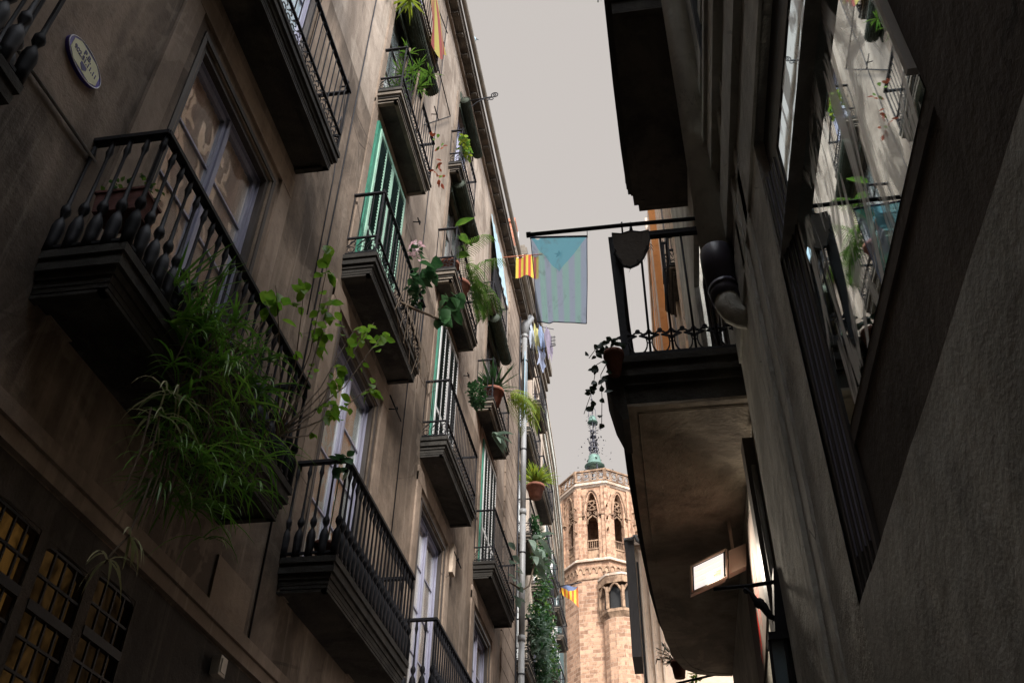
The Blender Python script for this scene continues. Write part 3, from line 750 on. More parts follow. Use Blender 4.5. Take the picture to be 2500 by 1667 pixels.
# recess with timber frame and pane
mb = MB()
xb = XR+.05
mb.box(xb-.004, xb+.12, .2, 2.80, 3.06, 3.35, 0)                       # head beam
mb.box(xb+.01, xb+.12, .2, 2.80, 1.16, 1.60, 1)                        # timber apron panel
mb.box(xb+.002, xb+.03, 1.0, 2.66, 1.60, 1.66, 1)
mb.box(xb-.012, xb+.12, .2, 1.27, 1.16, 3.06, 1)
for k, (a, b, o) in enumerate(((2.76,2.84,.010),(2.725,2.75,.020),(2.69,2.715,.030),(2.655,2.68,.036),(2.60,2.645,.044))):
    mb.box(XR+o, xb+.12, a, b, 1.16, 3.06, 0)
    mb.box(XR+o-.004, XR+o+.004, b+.001, b+.006, 1.3, 3.05, 2)
for yy in (1.272,): mb.box(xb-.03, xb+.02, yy, yy+.018, 1.70, 3.06, 3)  # white strip painted in as the sky-lit highlight along the near jamb
wf = mb.scale(KS).build('window', [M['framedk'], M['brownwood'], M['frame'], M['white']], rb)
mb = MB(); mb.quad((xb,1.30,1.66),(xb,1.30,3.06),(xb,2.60,3.06),(xb,2.60,1.66)); mb.scale(KS).build('pane', M['glassR'], wf)
mb = MB(); mb.box(xb+.5, xb+.52, 1.0, 2.8, 1.2, 3.3); mb.box(xb+.02,xb+.5,2.79,2.8,1.2,3.3); mb.box(xb+.02,xb+.5,1.0,1.02,1.2,3.3); mb.box(xb+.02,xb+.5,1.0,2.8,3.29,3.31); mb.scale(KS).build('interior', M['room'], wf)
# door behind the lower right balcony
french_window(rb, XR, 4.75, 6.7, 3.2, 6.0, -1, fr=M['framedk'], cur=M['curt'], bars=2, surround=False)
# balcony R1: slab with rounded far end
def rslab(poly, ztop, t, mats, name='balcony'):
    mb = MB()
    lay = [(0,0,.045),(.02,.045,.09),(.01,.09,.13),(.035,.13,.18),(.055,.18,t-.02)]
    cx, cy = .62, sum(p[1] for p in poly)/len(poly)
    def inset(o):
        out = []
        for (x, y) in poly:
            nx = min(x+o, .61) if x < .55 else x
            ny = y+o if y < cy else y-o
            out.append((nx, ny))
        return out
    for i, (o, a, b) in enumerate(lay):
        mb.prism([(x,y,ztop-b) for x, y in inset(o)], (0,0,b-a), 0)
    pin = inset(.056)
    mb.prism([(x,y,ztop-t) for x, y in pin], (0,0,.019), 1)
    # raised rim line on the soffit
    rim = inset(.12); rim = [p for p in rim]
    pts = [(x,y,ztop-t-.004) for x, y in rim]
    mb.tube(pts, .003, 5, 1)
    return mb.build(name, mats, rb)
polyR1 = [(.60,4.12),(-.135,4.12),(-.125,5.3),(-.10,6.2),(-.065,7.0),(-.02,7.6),(.04,8.0),(.12,8.28),(.24,8.42),(.40,8.48),(.60,8.5)]
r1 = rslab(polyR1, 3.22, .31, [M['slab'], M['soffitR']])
mb = MB()
def urail(mb, A, B, z0, zr, first=True, detail=True):
    A = V((A[0],A[1],0)); B = V((B[0],B[1],0)); L = (B-A).length; d = (B-A)/L; up = V((0,0,1)); n_ = V((d.y,-d.x,0))
    mb.obox((A+B)/2+up*zr, d*(L/2), n_*.02, up*.018); mb.obox((A+B)/2+up*(z0+.03), d*(L/2), n_*.012, up*.01)
    n = max(1, round(L/.125))
    for i in range(n+1):
        p = A + d*(L*i/n)
        mb.tube([p+up*z0, p+up*zr], .0075, 5)
        if detail:
            q = p+up*(z0+.165)
            for sg in (-1,1):
                mb.tube([q+up*.05, q+d*sg*.014+up*.014, q+d*sg*.058], [.004,.009,.004], 4); mb.tube([q+d*sg*.058, q+d*sg*.014-up*.014, q-up*.04], [.004,.009,.004], 4)
            if i < n:
                c = A + d*(L*(i+.5)/n) + up*(z0+.112)
                mb.ring(c, .050, .0055, d, up, 16, 4, sq=1.6)
                mb.ring(c+up*.086, .010, .007, d, up, 6, 4); mb.ring(c-up*.088, .016, .009, d, up, 6, 4); mb.tube([c-d*L/n*.5, c-d*.05], .004, 4); mb.tube([c+d*L/n*.5, c+d*.05], .004, 4)
urail(mb, (-.045,4.16), (.59,4.16), 3.22, 4.19)
urail(mb, (-.055,4.16), (-.045,5.0), 3.22, 4.19, detail=False); urail(mb, (-.045,5.0), (-.0,6.2), 3.22, 4.19, detail=False); urail(mb, (0,6.2), (.0,7.6), 3.22, 4.19, detail=False)
mb.prism([(-.112,4.15,4.2),(-.06,4.15,4.2),(-.035,4.15,3.2),(-.075,4.15,3.2)], (0,.03,0))
mb.tube([(-.02,4.15,4.18),(-.02,4.15,4.32)], .006, 5); mb.tube([(.035,4.15,4.18),(.035,4.15,4.25),(.035,4.15,4.32)], [.014,.012,.001], 5)
mb.build('railing', M['iron'], r1)
polyR2 = [(.60,3.98),(-.015,3.98),(.0,4.9),(.02,5.6),(.045,6.12),(.085,6.12),(.09,6.2),(.60,6.2)]
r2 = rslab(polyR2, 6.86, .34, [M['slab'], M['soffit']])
mb = MB(); urail(mb, (.02,4.02), (.59,4.02), 6.86, 7.8); urail(mb, (.02,4.02), (.05,6.1), 6.86, 7.8, detail=False); mb.build('railing', M['iron'], r2)

# unseen blocks behind the viewer, added to shade the near left wall
# rt = thing('apartment_building', (3, -18, G), 'tall brown building on the right further back down the alley behind the viewer', 'building')

shade_block = thing('apartment_building', (-1.5, -18, G), 'plain block added unseen behind the viewer to shade the alley', 'building')
mb = MB(); mb.box(-14, 9, -30, -9.01, G, 19.2); mb.build('wall', M['wallL2'], shade_block)
mb = MB(); mb.box(-14.2, 9.2, -30.2, -8.8, 19.21, 19.5); mb.build('roof', M['woodeave'], shade_block)
# right building 2 with orange cornice, beyond
r3 = thing('apartment_building', (4, 14, G), 'orange and cream far building seen between the rails of the right balcony', 'building')
mb = MB(); mb.box(.66, 1.6, 8.42, 19.6, 7.35, 14.75); mb.build('wall', M['framedk'], r3)
mb = MB()
for y, w_, o in ((8.7,.16,.03),(8.95,.1,.05),(9.2,.22,.03),(9.9,.14,.05),(10.6,.10,.03),(11.8,.3,.03),(12.4,.12,.06),(13.3,.5,.03)): mb.box(.66-o, .665, y, y+w_, 7.35, 14.6)
mb.build('pilaster', M['tanwall'], r3)
mb = MB()
mb.box(.50, .67, 13.4, 19.6, 7.4, 14.7, 1); mb.box(.44, .505, 14.3, 19.6, 14.2, 14.95, 0)
for i, y in enumerate((13.45,13.9,14.3,14.9,15.6,16.4,17.4,18.5)): mb.box(.47+.00*i, .505, y, y+.22, 7.4, 14.19, i % 2)
mb.build('orange_front', [M['cream'], M['orange']], r3)
for (y0, y1, z) in ((9.3,10.3,8.78),(10.6,11.6,9.95)):
    balcony(r3, .66, .53, y0, y1, z, .55, 'scroll', smat=M['slabU'], t=.14, sp=.12)

# tan building closing the view right of the tower
tb = thing('small_house', (1, 15, G), 'low tan house right of the bell tower with a dark vertical strip and zinc pipe', 'house')
mb = MB(); mb.prism([(-.30,14,G),(3,14,G),(3,14,7.05),(-.30,14,7.05)], (0,5,0)); mb.build('wall', M['tanwall'], tb)
mb = MB(); mb.box(-.445,-.301,13.86,14.6,5.12,7.03,0); mb.box(-.46,-.29,13.84,14.62,7.031,7.07,1); mb.build('boarded_shaft', [M['framedk'], M['pipegrey']], tb)
mb = MB(); mb.box(-.305,3,13.93,13.999,6.98,7.12,0); mb.box(-.31,3,13.9,19,7.121,7.15,1)
for a, b in ((-.24,-.21),(-.12,-.10),(.0,.03)): mb.box(a, b, 13.96, 13.999, G, 6.9, 0)
mb.build('eave', [M['tanwall'], M['zinc']], tb)
mb = MB(); mb.tube([(-.40,13.8,7.02),(-.33,13.8,7.03),(-.27,13.78,7.06),(-.24,13.78,6.98),(-.20,13.8,6.95),(.4,13.8,6.93)], .028, 8); mb.build('overflow_pipe', M['pipegrey'], tb)
mb = MB(); mb.box(-.28,-.255,13.97,13.999,4.2,6.7); mb.box(-.27,-.25,13.972,13.999,G,4.0); mb.build('wall_crack', M['room'], tb)

# ------------------------------------------------------------------ BELL TOWER
tw = thing('bell_tower', (-5.5, 90, G), 'tall octagonal sandstone bell tower with pierced parapet at the end of the street', 'tower')
TC = V((-5.5, 90, 0))
ANG = [60-45*i for i in range(8)]
def vert(a, r): return V((TC.x + r*math.sin(R(a)), TC.y - r*math.cos(R(a)), 0))
def octa(mb, r, z0, z1, mi=0, r1=None):
    r1 = r1 or r; lo = [vert(a, r)+V((0,0,z0)) for a in ANG]; hi = [vert(a, r1)+V((0,0,z1)) for a in ANG]
    mb.add(lo+hi, [(i,(i+1)%8,8+(i+1)%8,8+i) if False else (8+i,8+(i+1)%8,(i+1)%8,i) for i in range(8)] + [tuple(range(8)), tuple(range(15,7,-1))], mi)
def arch_panel(mb, A, B, z0, z1, ua, ub, zb, zs, za, dep, mi=0, mr=0, seg=7):
    """wall panel between ground points A,B with a pointed-arch opening, thickness dep inward"""
    A, B = V(A), V(B); L = (B-A).length; d = (B-A)/L; n = V((d.y,-d.x,0))
    if (A+n - TC).length < (A - TC).length: n = -n
    P = lambda u, z, k=0: A + d*u + V((0,0,z)) - n*k
    mb.quad(P(0,z0),P(ua,z0),P(ua,z1),P(0,z1),mi); mb.quad(P(ub,z0),P(L,z0),P(L,z1),P(ub,z1),mi)
    if zb > z0: mb.quad(P(ua,z0),P(ub,z0),P(ub,zb),P(ua,zb),mi)
    uc = (ua+ub)/2; hw = (ub-ua)/2; pts = []
    for i in range(seg+1):
        t = i/seg; pts.append((ua+hw*t, zs+(za-zs)*math.sin(t*math.pi/2)**.62))
    for i in range(seg-1,-1,-1):
        t = i/seg; pts.append((ub-hw*t, zs+(za-zs)*math.sin(t*math.pi/2)**.62))
    for i in range(len(pts)-1):
        (u0, w0), (u1, w1) = pts[i], pts[i+1]
        mb.quad(P(u0,w0),P(u1,w1),P(u1,z1),P(u0,z1),mi)
        mb.quad(P(u0,w0),P(u0,w0,dep),P(u1,w1,dep),P(u1,w1),mr)
    for (u, s_) in ((ua,1),(ub,-1)): mb.quad(P(u,zb),P(u,zb,dep),P(u,zs,dep),P(u,zs),mr)
    mb.quad(P(ua,zb),P(ub,zb),P(ub,zb,dep),P(ua,zb,dep),mr)
    return P, d, n, L
mb = MB(); RB = 4.15
for i in range(8):
    tr = MB()
    A, B = vert(ANG[i], RB), vert(ANG[(i+1)%8], RB); L = (B-A).length; c = L/2
    P, d, n, L = arch_panel(mb, A, B, 41.6, 52.0, c-.64, c+.64, 41.75, 48.6, 51.3, .55)
    up = V((0,0,1))
    # tracery: sub arches, quatrefoil, balustrade in the window, hood mould
    q = lambda u, z, k=.3: P(u, z, k)
    for sg in (-1,1):
        pts = [q(c+sg*.6,47.0),q(c+sg*.5,47.7),q(c,48.2)]; tr.tube(pts, .10, 5); tr.obox(q(c+sg*.48,48.35), d*.14, n*.08, up*.25)
    for k4 in range(4):
        a4 = math.pi/2*k4; cc = q(c+.30*math.cos(a4), 49.6+.34*math.sin(a4)); tr.ring(cc, .27, .07, d, up, 9, 4)
    tr.ring(q(c,49.6), .68, .08, d, up, 14, 4)
    for k4 in (-1,1): tr.ring(q(c+k4*.34,48.55), .2, .06, d, up, 8, 4)
    for k4 in range(6): tr.tube([q(c-.55+.22*k4,43.6,.25), q(c-.55+.22*k4,44.6,.25)], .045, 4)
    tr.obox(q(c,44.65,.25), d*.63, n*.09, up*.08); tr.obox(q(c,43.55,.25), d*.63, n*.09, up*.10)
    tr.obox(q(c,42.6,.30), d*.63, n*.06, up*.86)
    hp = [P(c-.95,47.6,-.05)]+[P(c-.95+.95*t/7, 48.6+3.0*math.sin(t/7*math.pi/2)**.6, -.05) for t in range(8)]; hp += [P(c+.95-.95*t/7, 48.6+3.0*math.sin(t/7*math.pi/2)**.6, -.05) for t in range(7,-1,-1)]; hp.append(P(c+.95,47.6,-.05))
    tr.tube(hp, .09, 5)
    for sg in (-1,1):   # side piers and string course
        mb.obox(P(c+sg*(L/2-.27), 47.0, -.06), d*.25, n*.10, up*5.0)
        tr.obox(P(c+sg*(L/2-.42), 48.0, -.10), d*.42, n*.14, up*.09)
        tr.ring(P(c+sg*(L/2-.38), 50.7, -.08), .26, .06, d, up, 8, 4, a0=0, a1=180, sq=1.6)
    tr.build('tracery', M['stone2'], tw)
tr = MB()
for a in ANG:           # corner buttresses
    v = vert(a, RB+.05); o = V((math.sin(R(a)), -math.cos(R(a)), 0)); s_ = V((o.y,-o.x,0))
    mb.obox(v+V((0,0,46.7)), s_*.22, o*.22, V((0,0,4.9)))
    for zz in (45.6,47.2,48.9): tr.tube([v+o*.2+V((0,0,zz)), v+o*.75+V((0,0,zz+.12))], [.13,.05], 5)
octa(mb, RB-.6, 51.7, 52.3)
mb.build('belfry', M['stone'], tw); tr.build('gargoyle', M['stone2'], tw)
mb = MB(); octa(mb, 4.25, 52.0, 52.25, 0, 4.45); octa(mb, 4.52, 52.26, 52.5); octa(mb, 4.4, 52.51, 52.75); mb.build('cornice', M['stonep'], tw)
mb = MB()  # pierced parapet
for i in range(8):
    A, B = vert(ANG[i], 4.35), vert(ANG[(i+1)%8], 4.35); L = (B-A).length; d = (B-A)/L; n = V((d.y,-d.x,0)); up = V((0,0,1))
    mb.obox((A+B)/2+up*54.35, d*(L/2), n*.13, up*.11); mb.obox((A+B)/2+up*52.83, d*(L/2), n*.11, up*.08)
    mb.obox(A+up*53.6, d*.17, n*.17, up*.85)
    for k in range(4):
        u = L*(k+.5)/4 + .02*(k-1.5)
        mb.ring(A+d*u+up*53.62, .30, .062, d, up, 10, 4, sq=1.25); mb.ring(A+d*(u-L/8)+up*53.15, .14, .055, d, up, 8, 4); mb.ring(A+d*(u-L/8)+up*54.05, .13, .055, d, up, 8, 4)
        if k: mb.tube([A+d*(u-L/8)+up*52.9, A+d*(u-L/8)+up*54.3], .05, 4)
mb.build('parapet', M['stone2'], tw)
mb = MB(); octa(mb, 4.75, 41.75, 41.95, 0, 4.55); octa(mb, 4.8, 41.5, 41.749); mb.build('ledge', M['stonep'], tw)
mb = MB()
octa(mb, 4.28, G, 41.49)
for i in range(8):      # blind arcade below the ledge
    A, B = vert(ANG[i], 4.33), vert(ANG[(i+1)%8], 4.33); L = (B-A).length; d = (B-A)/L; up = V((0,0,1))
    for k in range(5): mb.ring(A+d*(L*(k+.5)/5)+up*40.3, L*.095, .09, d, up, 8, 4, mi=1, a0=0, a1=180, sq=2.0)
    mb.obox((A+B)/2+up*39.75, d*(L/2), V((d.y,-d.x,0))*.05, up*.07, 1)
mb.build('shaft', [M['stone'], M['stone2']], tw)
# stair turret
tcx, tcy, tR = -3.55, 86.0, 1.95
def tv(a, r): return V((tcx + r*math.sin(R(a)), tcy - r*math.cos(R(a)), 0))
def toct(mb, r, z0, z1, mi=0, r1=None, n=10):
    r1 = r1 or r; lo = [tv(360*i/n+10, r)+V((0,0,z0)) for i in range(n)]; hi = [tv(360*i/n+10, r1)+V((0,0,z1)) for i in range(n)]
    mb.add(lo+hi, [(i,(i+1)%n,n+(i+1)%n,n+i) for i in range(n)] + [tuple(range(n-1,-1,-1)), tuple(range(n,2*n))], mi)
mb = MB(); toct(mb, 1.75, G, 35.0, 0, n=14); toct(mb, 1.75, 35.001, 35.5, 1, 2.05, n=8); toct(mb, 2.08, 35.501, 35.8, 1, n=8)
toct(mb, 1.5, 35.8, 38.2, 2, n=8)
for i in range(8):
    a = 45*i+10; v = tv(a, 1.98); v2 = tv(a+45, 1.98); L = (v2-v).length; d = (v2-v)/L; up = V((0,0,1))
    mb.obox(v+up*36.9, d*.14, V((d.y,-d.x,0))*.14, up*1.1, 1)
    pts = [v+up*37.3] + [v+d*(L/2*t/4)+up*(37.3+1.0*math.sin(t/4*math.pi/2)) for t in range(5)] + [v2-d*(L/2*t/4)+up*(37.3+1.0*math.sin(t/4*math.pi/2)) for t in range(3,-1,-1)]
    mb.tube(pts, .13, 5, 1)
    mb.obox((v+v2)/2+up*38.75, d*(L/2), V((d.y,-d.x,0))*.10, up*.36, 1)
    mb.ring((v+v2)/2+up*38.7+V((d.y,-d.x,0))*(-.1), .16, .05, d, up, 8, 4, mi=1)
toct(mb, 2.15, 39.12, 39.35, 3, n=8); toct(mb, 1.9, 39.351, 40.3, 1, .5, n=8)
for k in range(26):
    a = rr(0,360); v = tv(a, rr(1.0,1.6)); mb.lathe([(.05,0),(.16,.12),(.10,.25),(.17,.36),(.02,.55)], v+V((0,0,rr(39.4,39.9))), 6, 1)
mb.build('stair_turret', [M['stone'], M['stone2'], M['room'], M['stonep']], tw)
# iron bell frame
up = V((0,0,1)); mb = MB(); c0 = V((-5.7, 90, 0))
feet = [c0+V((1.9*math.cos(R(a)),1.9*math.sin(R(a)),52.5)) for a in (20,110,200,290)]
for f in feet:
    top = c0+up*59.0; pts = []
    for t in range(11):
        k = t/10; p = f.lerp(top, k); p = c0 + V(((p-c0).x*(1-.55*math.sin(k*math.pi)*.6), (p-c0).y*(1-.55*math.sin(k*math.pi)*.6), p.z)); pts.append(p)
    mb.tube(pts, .05, 4)
    pts2 = [p + V(((c0-p).x*.35,(c0-p).y*.35,.35)) for p in pts]; mb.tube(pts2, .04, 4)
    for i in range(11):
        mb.tube([pts[i], pts2[i]], .035, 4)
        for _ in range(2):
            leaf(mb, pts[i]+V((rr(-.12,.12),rr(-.12,.12),rr(-.1,.1))), V((rr(-1,1),rr(-1,1),rr(-.6,1))), .38, .22)
for zz in (57.2,58.0,58.9,59.6): mb.ring(c0+up*zz, .55-.3*(zz-57.2)/2.4, .05, V((1,0,0)), V((0,1,0)), 12, 4)
for a in (0,90,180,270):
    o = V((math.cos(R(a)),math.sin(R(a)),0))*.33
    mb.tube([c0+o+up*57.0, c0+o*.9+up*60.6, c0+o*1.3+up*61.2, c0+o*1.2+up*62.6, c0+up*63.4], .045, 4)
    for zz in range(12): leaf(mb, c0+o+up*(57+.34*zz), V((rr(-1,1),rr(-1,1),rr(-.3,1))), .38, .22)
mb.tube([c0+up*62.6, c0+up*66.2], [.06,.015], 5)
for zz in (63.2,63.6,64.1): mb.lathe([(.02,0),(.16,.1),(.02,.22)], c0+up*zz, 6)
for _ in range(70):    # loose iron leaves on wires around the frame
    a = rr(0,2*math.pi); k = rr(0,1); r_ = .5 + 3.0*(1-k)**1.6; p = c0+V((r_*math.cos(a), r_*math.sin(a), 53.4+k*9))
    leaf(mb, p, V((rr(-1,1),rr(-1,1),rr(-1,1))), rr(.1,.3), rr(.1,.18))
mb.build('iron_bell_frame', M['spire'], tw)
mb = MB(); mb.lathe([(1.15,0),(1.02,.12),(.78,.45),(.68,1.0),(.6,1.35),(.3,1.55),(.05,1.6)], c0+up*54.95, 16); mb.build('bell', M['bronze'], tw)
mb = MB(); mb.lathe([(.62,0),(.5,.18),(.40,.6),(.3,.85),(.06,.95)], c0+up*60.9, 14); mb.build('bell', M['bronze'], tw)

# ------------------------------------------------------------------ separate things, left side
def roller(y0, y1, x, z, r, label):
    t = thing('roller_blind', (x, (y0+y1)/2, z), label, 'blind', 'green exterior blinds rolled up at the window heads')
    mb = MB(); n = 14; vs = []; 
    ny_ = 9; mb.tube([(x, y0+(y1-y0)*i/ny_, z-.03*math.sin(math.pi*i/ny_)) for i in range(ny_+1)], [r*(.93+.07*math.sin(i*2.3)) for i in range(ny_+1)], 16, 0)
    for k in range(18):
        a = 2*math.pi*k/18; mb.tube([(x+r*math.cos(a), y0-.01, z+r*math.sin(a)), (x+r*math.cos(a), (y0+y1)/2, z-.03+r*math.sin(a)), (x+r*math.cos(a), y1+.01, z+r*math.sin(a))], .010, 4, 0)
    mb.build('rolled_slats', M['blind'], t)
    mb = MB(); mb.box(XW+.002, XW+.03, y0+.02, y1-.02, z-.2, z+.35); mb.build('blind_panel', M['blind'], t)
    mb = MB()
    for y in (y0+.15, y1-.15): mb.tube([(XW+.01,y,z+.45),(x,y,z+r+.02),(x+r+.01,y,z),(x,y,z-r-.01),(XW+.02,y,z-.05)], .006, 4)
    mb.build('cord', M['iron2'], t)
roller(7.85, 9.55, -3.17, 13.72, .12, 'green roller blind above the third floor balcony with spiky plants')
roller(11.9, 13.45, -3.17, 13.95, .12, 'green roller blind rolled above the palm balcony on the third floor')
roller(15.95, 17.6, -3.15, 14.0-.1, .13, 'green roller blind rolled over the third floor balcony nearest the drainpipe')
roller(11.95, 13.5, -3.2, 16.72, .10, 'green roller blind hanging under the eave beside the scroll bracket')
# pale blue curtain hung out over fourth floor D
o = clothsheet('hanging_curtain', lambda u, v: (-3.30+.22*(1-v)+.015*math.sin(u*30), 15.75+1.65*u, 15.3+1.9*v), M['blindbl'], 30, 6)
tag(o, 'pale blue cloth blind hanging out over the topmost far balcony', 'blind')
# drainpipe
t = thing('drainpipe', (-3.2, 20.85, G), 'long pale grey drainpipe running down the end of the tan facade', 'pipe')
mb = MB(); z = G
while z < 17.4:
    z1 = min(z+3.3, 17.4); mb.tube([(-3.2,20.85,z),(-3.2,20.85,z1)], .075, 12); mb.tube([(-3.2,20.85,z1-.14),(-3.2,20.85,z1)], .092, 12); z = z1
mb.tube([(-3.2,20.85,17.4),(-3.2,20.85,17.75),(-3.0,20.85,18.05)], [.11,.14,.10], 12)
mb.build('pipe', M['pipegrey'], t)
mb = MB()
for z in (1,4,7,10,13,16): mb.ring((-3.2,20.85,z+.4), .085, .014, V((1,0,0)), V((0,1,0)), 12, 4); mb.tube([(-3.28,20.85,z+.4),(-3.5,20.85,z+.4)], .012, 4)
mb.tube([(-3.26,20.4,G),(-3.26,20.4,17.7)], .02, 6)
mb.build('pipe_clips', M['iron2'], t)
mb = MB(); mb.sheet([[(-3.16+.02*math.sin(i*2),20.6+.06*i,z) for i in range(9)] for z in (14.4,15.2,16.2,16.6)]); tag(mb.build('cloth_sheet', M['blindbl']), 'grey blue sheet hanging beside the top of the drainpipe', 'cloth')

# scroll bracket on the eave
def scroll_bracket(base, tipx, label):
    t = thing('iron_bracket', base, label, 'bracket'); bx_, by, bz = base; mb = MB(); X_ = V((1,0,0)); Zu = V((0,0,1))
    L = tipx-bx_
    mb.tube([(bx_,by,bz),(bx_+L*.5,by,bz+.03),(bx_+L*.85,by,bz+.06)], .016, 6)
    mb.ring((bx_+L*.92,by,bz+.12), .075, .013, X_, Zu, 12, 5, a0=-120, a1=200); mb.ring((bx_+L*.92,by,bz+.12), .03, .01, X_, Zu, 8, 4)
    mb.ring((bx_+L*.82,by,bz-.01), .045, .01, X_, Zu, 10, 4); mb.ring((bx_+L*.7,by,bz-.02), .035, .009, X_, Zu, 10, 4, a0=-180, a1=90)
    mb.tube([(bx_,by,bz-.38),(bx_+.10,by,bz-.25),(bx_+.25,by,bz-.08),(bx_+L*.6,by,bz+.02)], .012, 5)
    mb.ring((bx_+.05,by,bz-.42), .06, .011, X_, Zu, 10, 4)
    mb.build('scrollwork', M['iron'], t)
scroll_bracket((XW, 12.55, 17.5), -2.62, 'wrought iron scroll bracket sticking out past the eave into the sky')
mb = MB(); mb.lathe([(.0,0),(.05,.03),(.04,.1),(.015,.13),(0.001,.2)], (-2.98,11.5,18.22), 8); blade(mb, (-2.98,11.5,18.3), (.8,.4,.5), .12, .03)
tag(mb.build('roof_finial', M['blindbl']), 'small bluish ornament poking above the gutter left of the scroll bracket', 'ornament')

# plaque
t = thing('oval_plaque', (XW+.02, 2.98, 5.04), 'blue and cream enamel oval plaque reading P.B. 902.51.11.11', 'sign')
pc = V((XW+.02, 2.975, 5.045))
def ov(a, ry, rz, x=0): return pc + V((x, ry*math.cos(a), rz*math.sin(a)))
mb = MB(); mb.prism([ov(2*math.pi*i/40, .185, .115, -.018) for i in range(40)], (.024,0,0)); mb.build('enamel_plate', M['plblue'], t)
mb = MB(); mb.tube([ov(2*math.pi*i/40, .183, .113, .008) for i in range(41)], .0035, 5, cap=False); mb.build('rim', M['plwhite'], t)
mb = MB(); mb.prism([pc+V((.0065,y,z)) for y, z in ((-.15,.045),(-.09,.09),(.09,.09),(.15,.045),(.15,-.045),(.09,-.09),(-.09,-.09),(-.15,-.045))], (.003,0,0)); mb.build('cream_field', M['plcream'], t)
def text(s, loc, size, mat, parent, rotm, name='lettering', ext=.001):
    cu = bpy.data.curves.new(name, 'FONT'); cu.body = s; cu.size = size; cu.align_x = 'CENTER'; cu.align_y = 'CENTER'; cu.extrude = ext; cu.offset = size*.02
    ob = bpy.data.objects.new('tmp', cu); COL.objects.link(ob); dg = bpy.context.evaluated_depsgraph_get()
    me = bpy.data.meshes.new_from_object(ob.evaluated_get(dg)); bpy.data.objects.remove(ob); 
    me.transform(Matrix.Translation(V(loc)) @ rotm.to_4x4()); me.materials.clear(); me.materials.append(mat)
    o = bpy.data.objects.new(name, me); COL.objects.link(o); adopt(o, parent); return o
RL = Matrix(((0,0,1),(1,0,0),(0,1,0)))      # text x -> +Y, text y -> +Z, normal +X
text('P.B.', pc+V((.0108,.0,.05)), .058, M['plink'], t, RL)
text('902.51.11.11', pc+V((.0108,0,.0)), .05, M['plink'], t, RL)
mb = MB(); mb.prism([pc+V((.0096,y,z)) for y, z in ((-.03,-.03),(.03,-.03),(.032,-.055),(0,-.082),(-.032,-.055))], (.002,0,0)); mb.build('crest', M['plink'], t)

# cables, hooks and small wall fittings
def wire(pts, r, label, mat=None, cat='cable'):
    mb = MB(); mb.tube(pts, r, 5); tag(mb.build('cable', mat or M['pipegrey']), label, cat)
wire([(XW+.02,-1,4.50),(XW+.02,2.65,4.54),(XW+.02,3.4,4.58)], .012, 'thin pale cable running level along the wall below the oval plaque')
wire([(XW+.012,6.35,7.9),(XW+.03,6.6,9.2),(XW+.015,6.75,8.3),(XW+.015,6.8,6.2)], .008, 'sagging dark cable on the wall beside the upper left balcony', M['iron2'])
wire([(XW+.012,6.95,2.8),(XW+.012,6.95,17.6)], .010, 'straight dark cable climbing the facade right of the upper left balcony', M['iron2'])
wire([(XW+.012,10.45,4.5),(XW+.012,10.45,17.6)], .008, 'straight cable climbing the facade between green shutters and palm balcony', M['iron2'])
def rod(y, z, label, L=.55):
    t = thing('awning_rod', (XW,y,z), label, 'rod', 'iron rods and hooks left on the facade'); mb = MB()
    mb.tube([(XW,y,z),(XW+.10,y+.02,z)], .010, 5); mb.tube([(XW+.09,y-L*.5,z+.02),(XW+.10,y+L*.5,z-.02)], .011, 5); mb.ring((XW+.1,y+.05,z+.03), .025, .006, V((0,1,0)), V((0,0,1)), 8, 4)
    mb.build('rod', M['iron'], t)
rod(9.78, 7.08, 'short iron rod beside the wall left of the second door, below green shutters')
rod(13.95, 6.9, 'short iron rod above the small pale meter box'); rod(9.85, 10.75, 'small iron hook right of the green shuttered door', .12)
rod(10.15, 13.9, 'small iron hook below the green blind near spiky plants', .3)
rod(13.95, 10.75, 'small iron hook right of the middle green shutters', .12)
mb = MB(); x = XW
mb.tube([(x,10.35,15.3),(x+.30,10.35,15.3)], .012, 5); mb.tube([(x+.30,10.35,15.3),(x+.30,10.35,14.9)], .012, 5)
t_ = MB(); t_.tube([(XW,9.62,13.1),(XW+.42,9.62,13.1),(XW+.42,9.62,15.0),(XW+.02,9.62,15.2)], .012, 5)
mb = MB(); mb.tube([(XW+.02,9.5,15.3),(XW+.02,11.3,15.3),(XW+.02,11.3,13.6),(XW+.02,11.3,15.3)], .014, 4); mb.tube([(XW+.02,11.3,15.25),(-3.0,11.3,12.1)],.012,4)
mb2 = MB(); mb2.tube([(XW+.04,9.6,15.3),(XW+.04,11.25,15.26),(XW+.04,9.7,13.0)], .014, 4)
tag(mb2.build('iron_hanger', M['iron']), 'thin bent iron frame on the wall right of the striped flag', 'frame')
mb = MB(); mb.box(XW+.001, XW+.09, 13.65, 13.85, 6.55, 7.05); tag(mb.build('meter_box', M['cream']), 'small pale meter box on the wall right of the third door', 'box')
t = thing('wall_vent', (XW, 6.5, 3.0), 'pale weathered plaster panel with metal lower edge low on the wall', 'panel')
mb = MB(); mb.box(XW+.001, XW+.02, 6.15, 6.82, 2.815, 3.2); mb.build('panel', M['wallL2'], t)
mb = MB(); mb.box(XW+.02, XW+.035, 6.15, 6.9, 2.81, 2.83); mb.build('metal_edge', M['pipegrey'], t)
mb = MB(); mb.box(XW+.03, XW+.10, 6.38, 6.5, 2.36, 2.50); mb.box(XW+.101, XW+.108, 6.40, 6.48, 2.38, 2.48); tag(mb.build('junction_box', M['zinc']), 'small junction box below the weathered plaster panel', 'box')

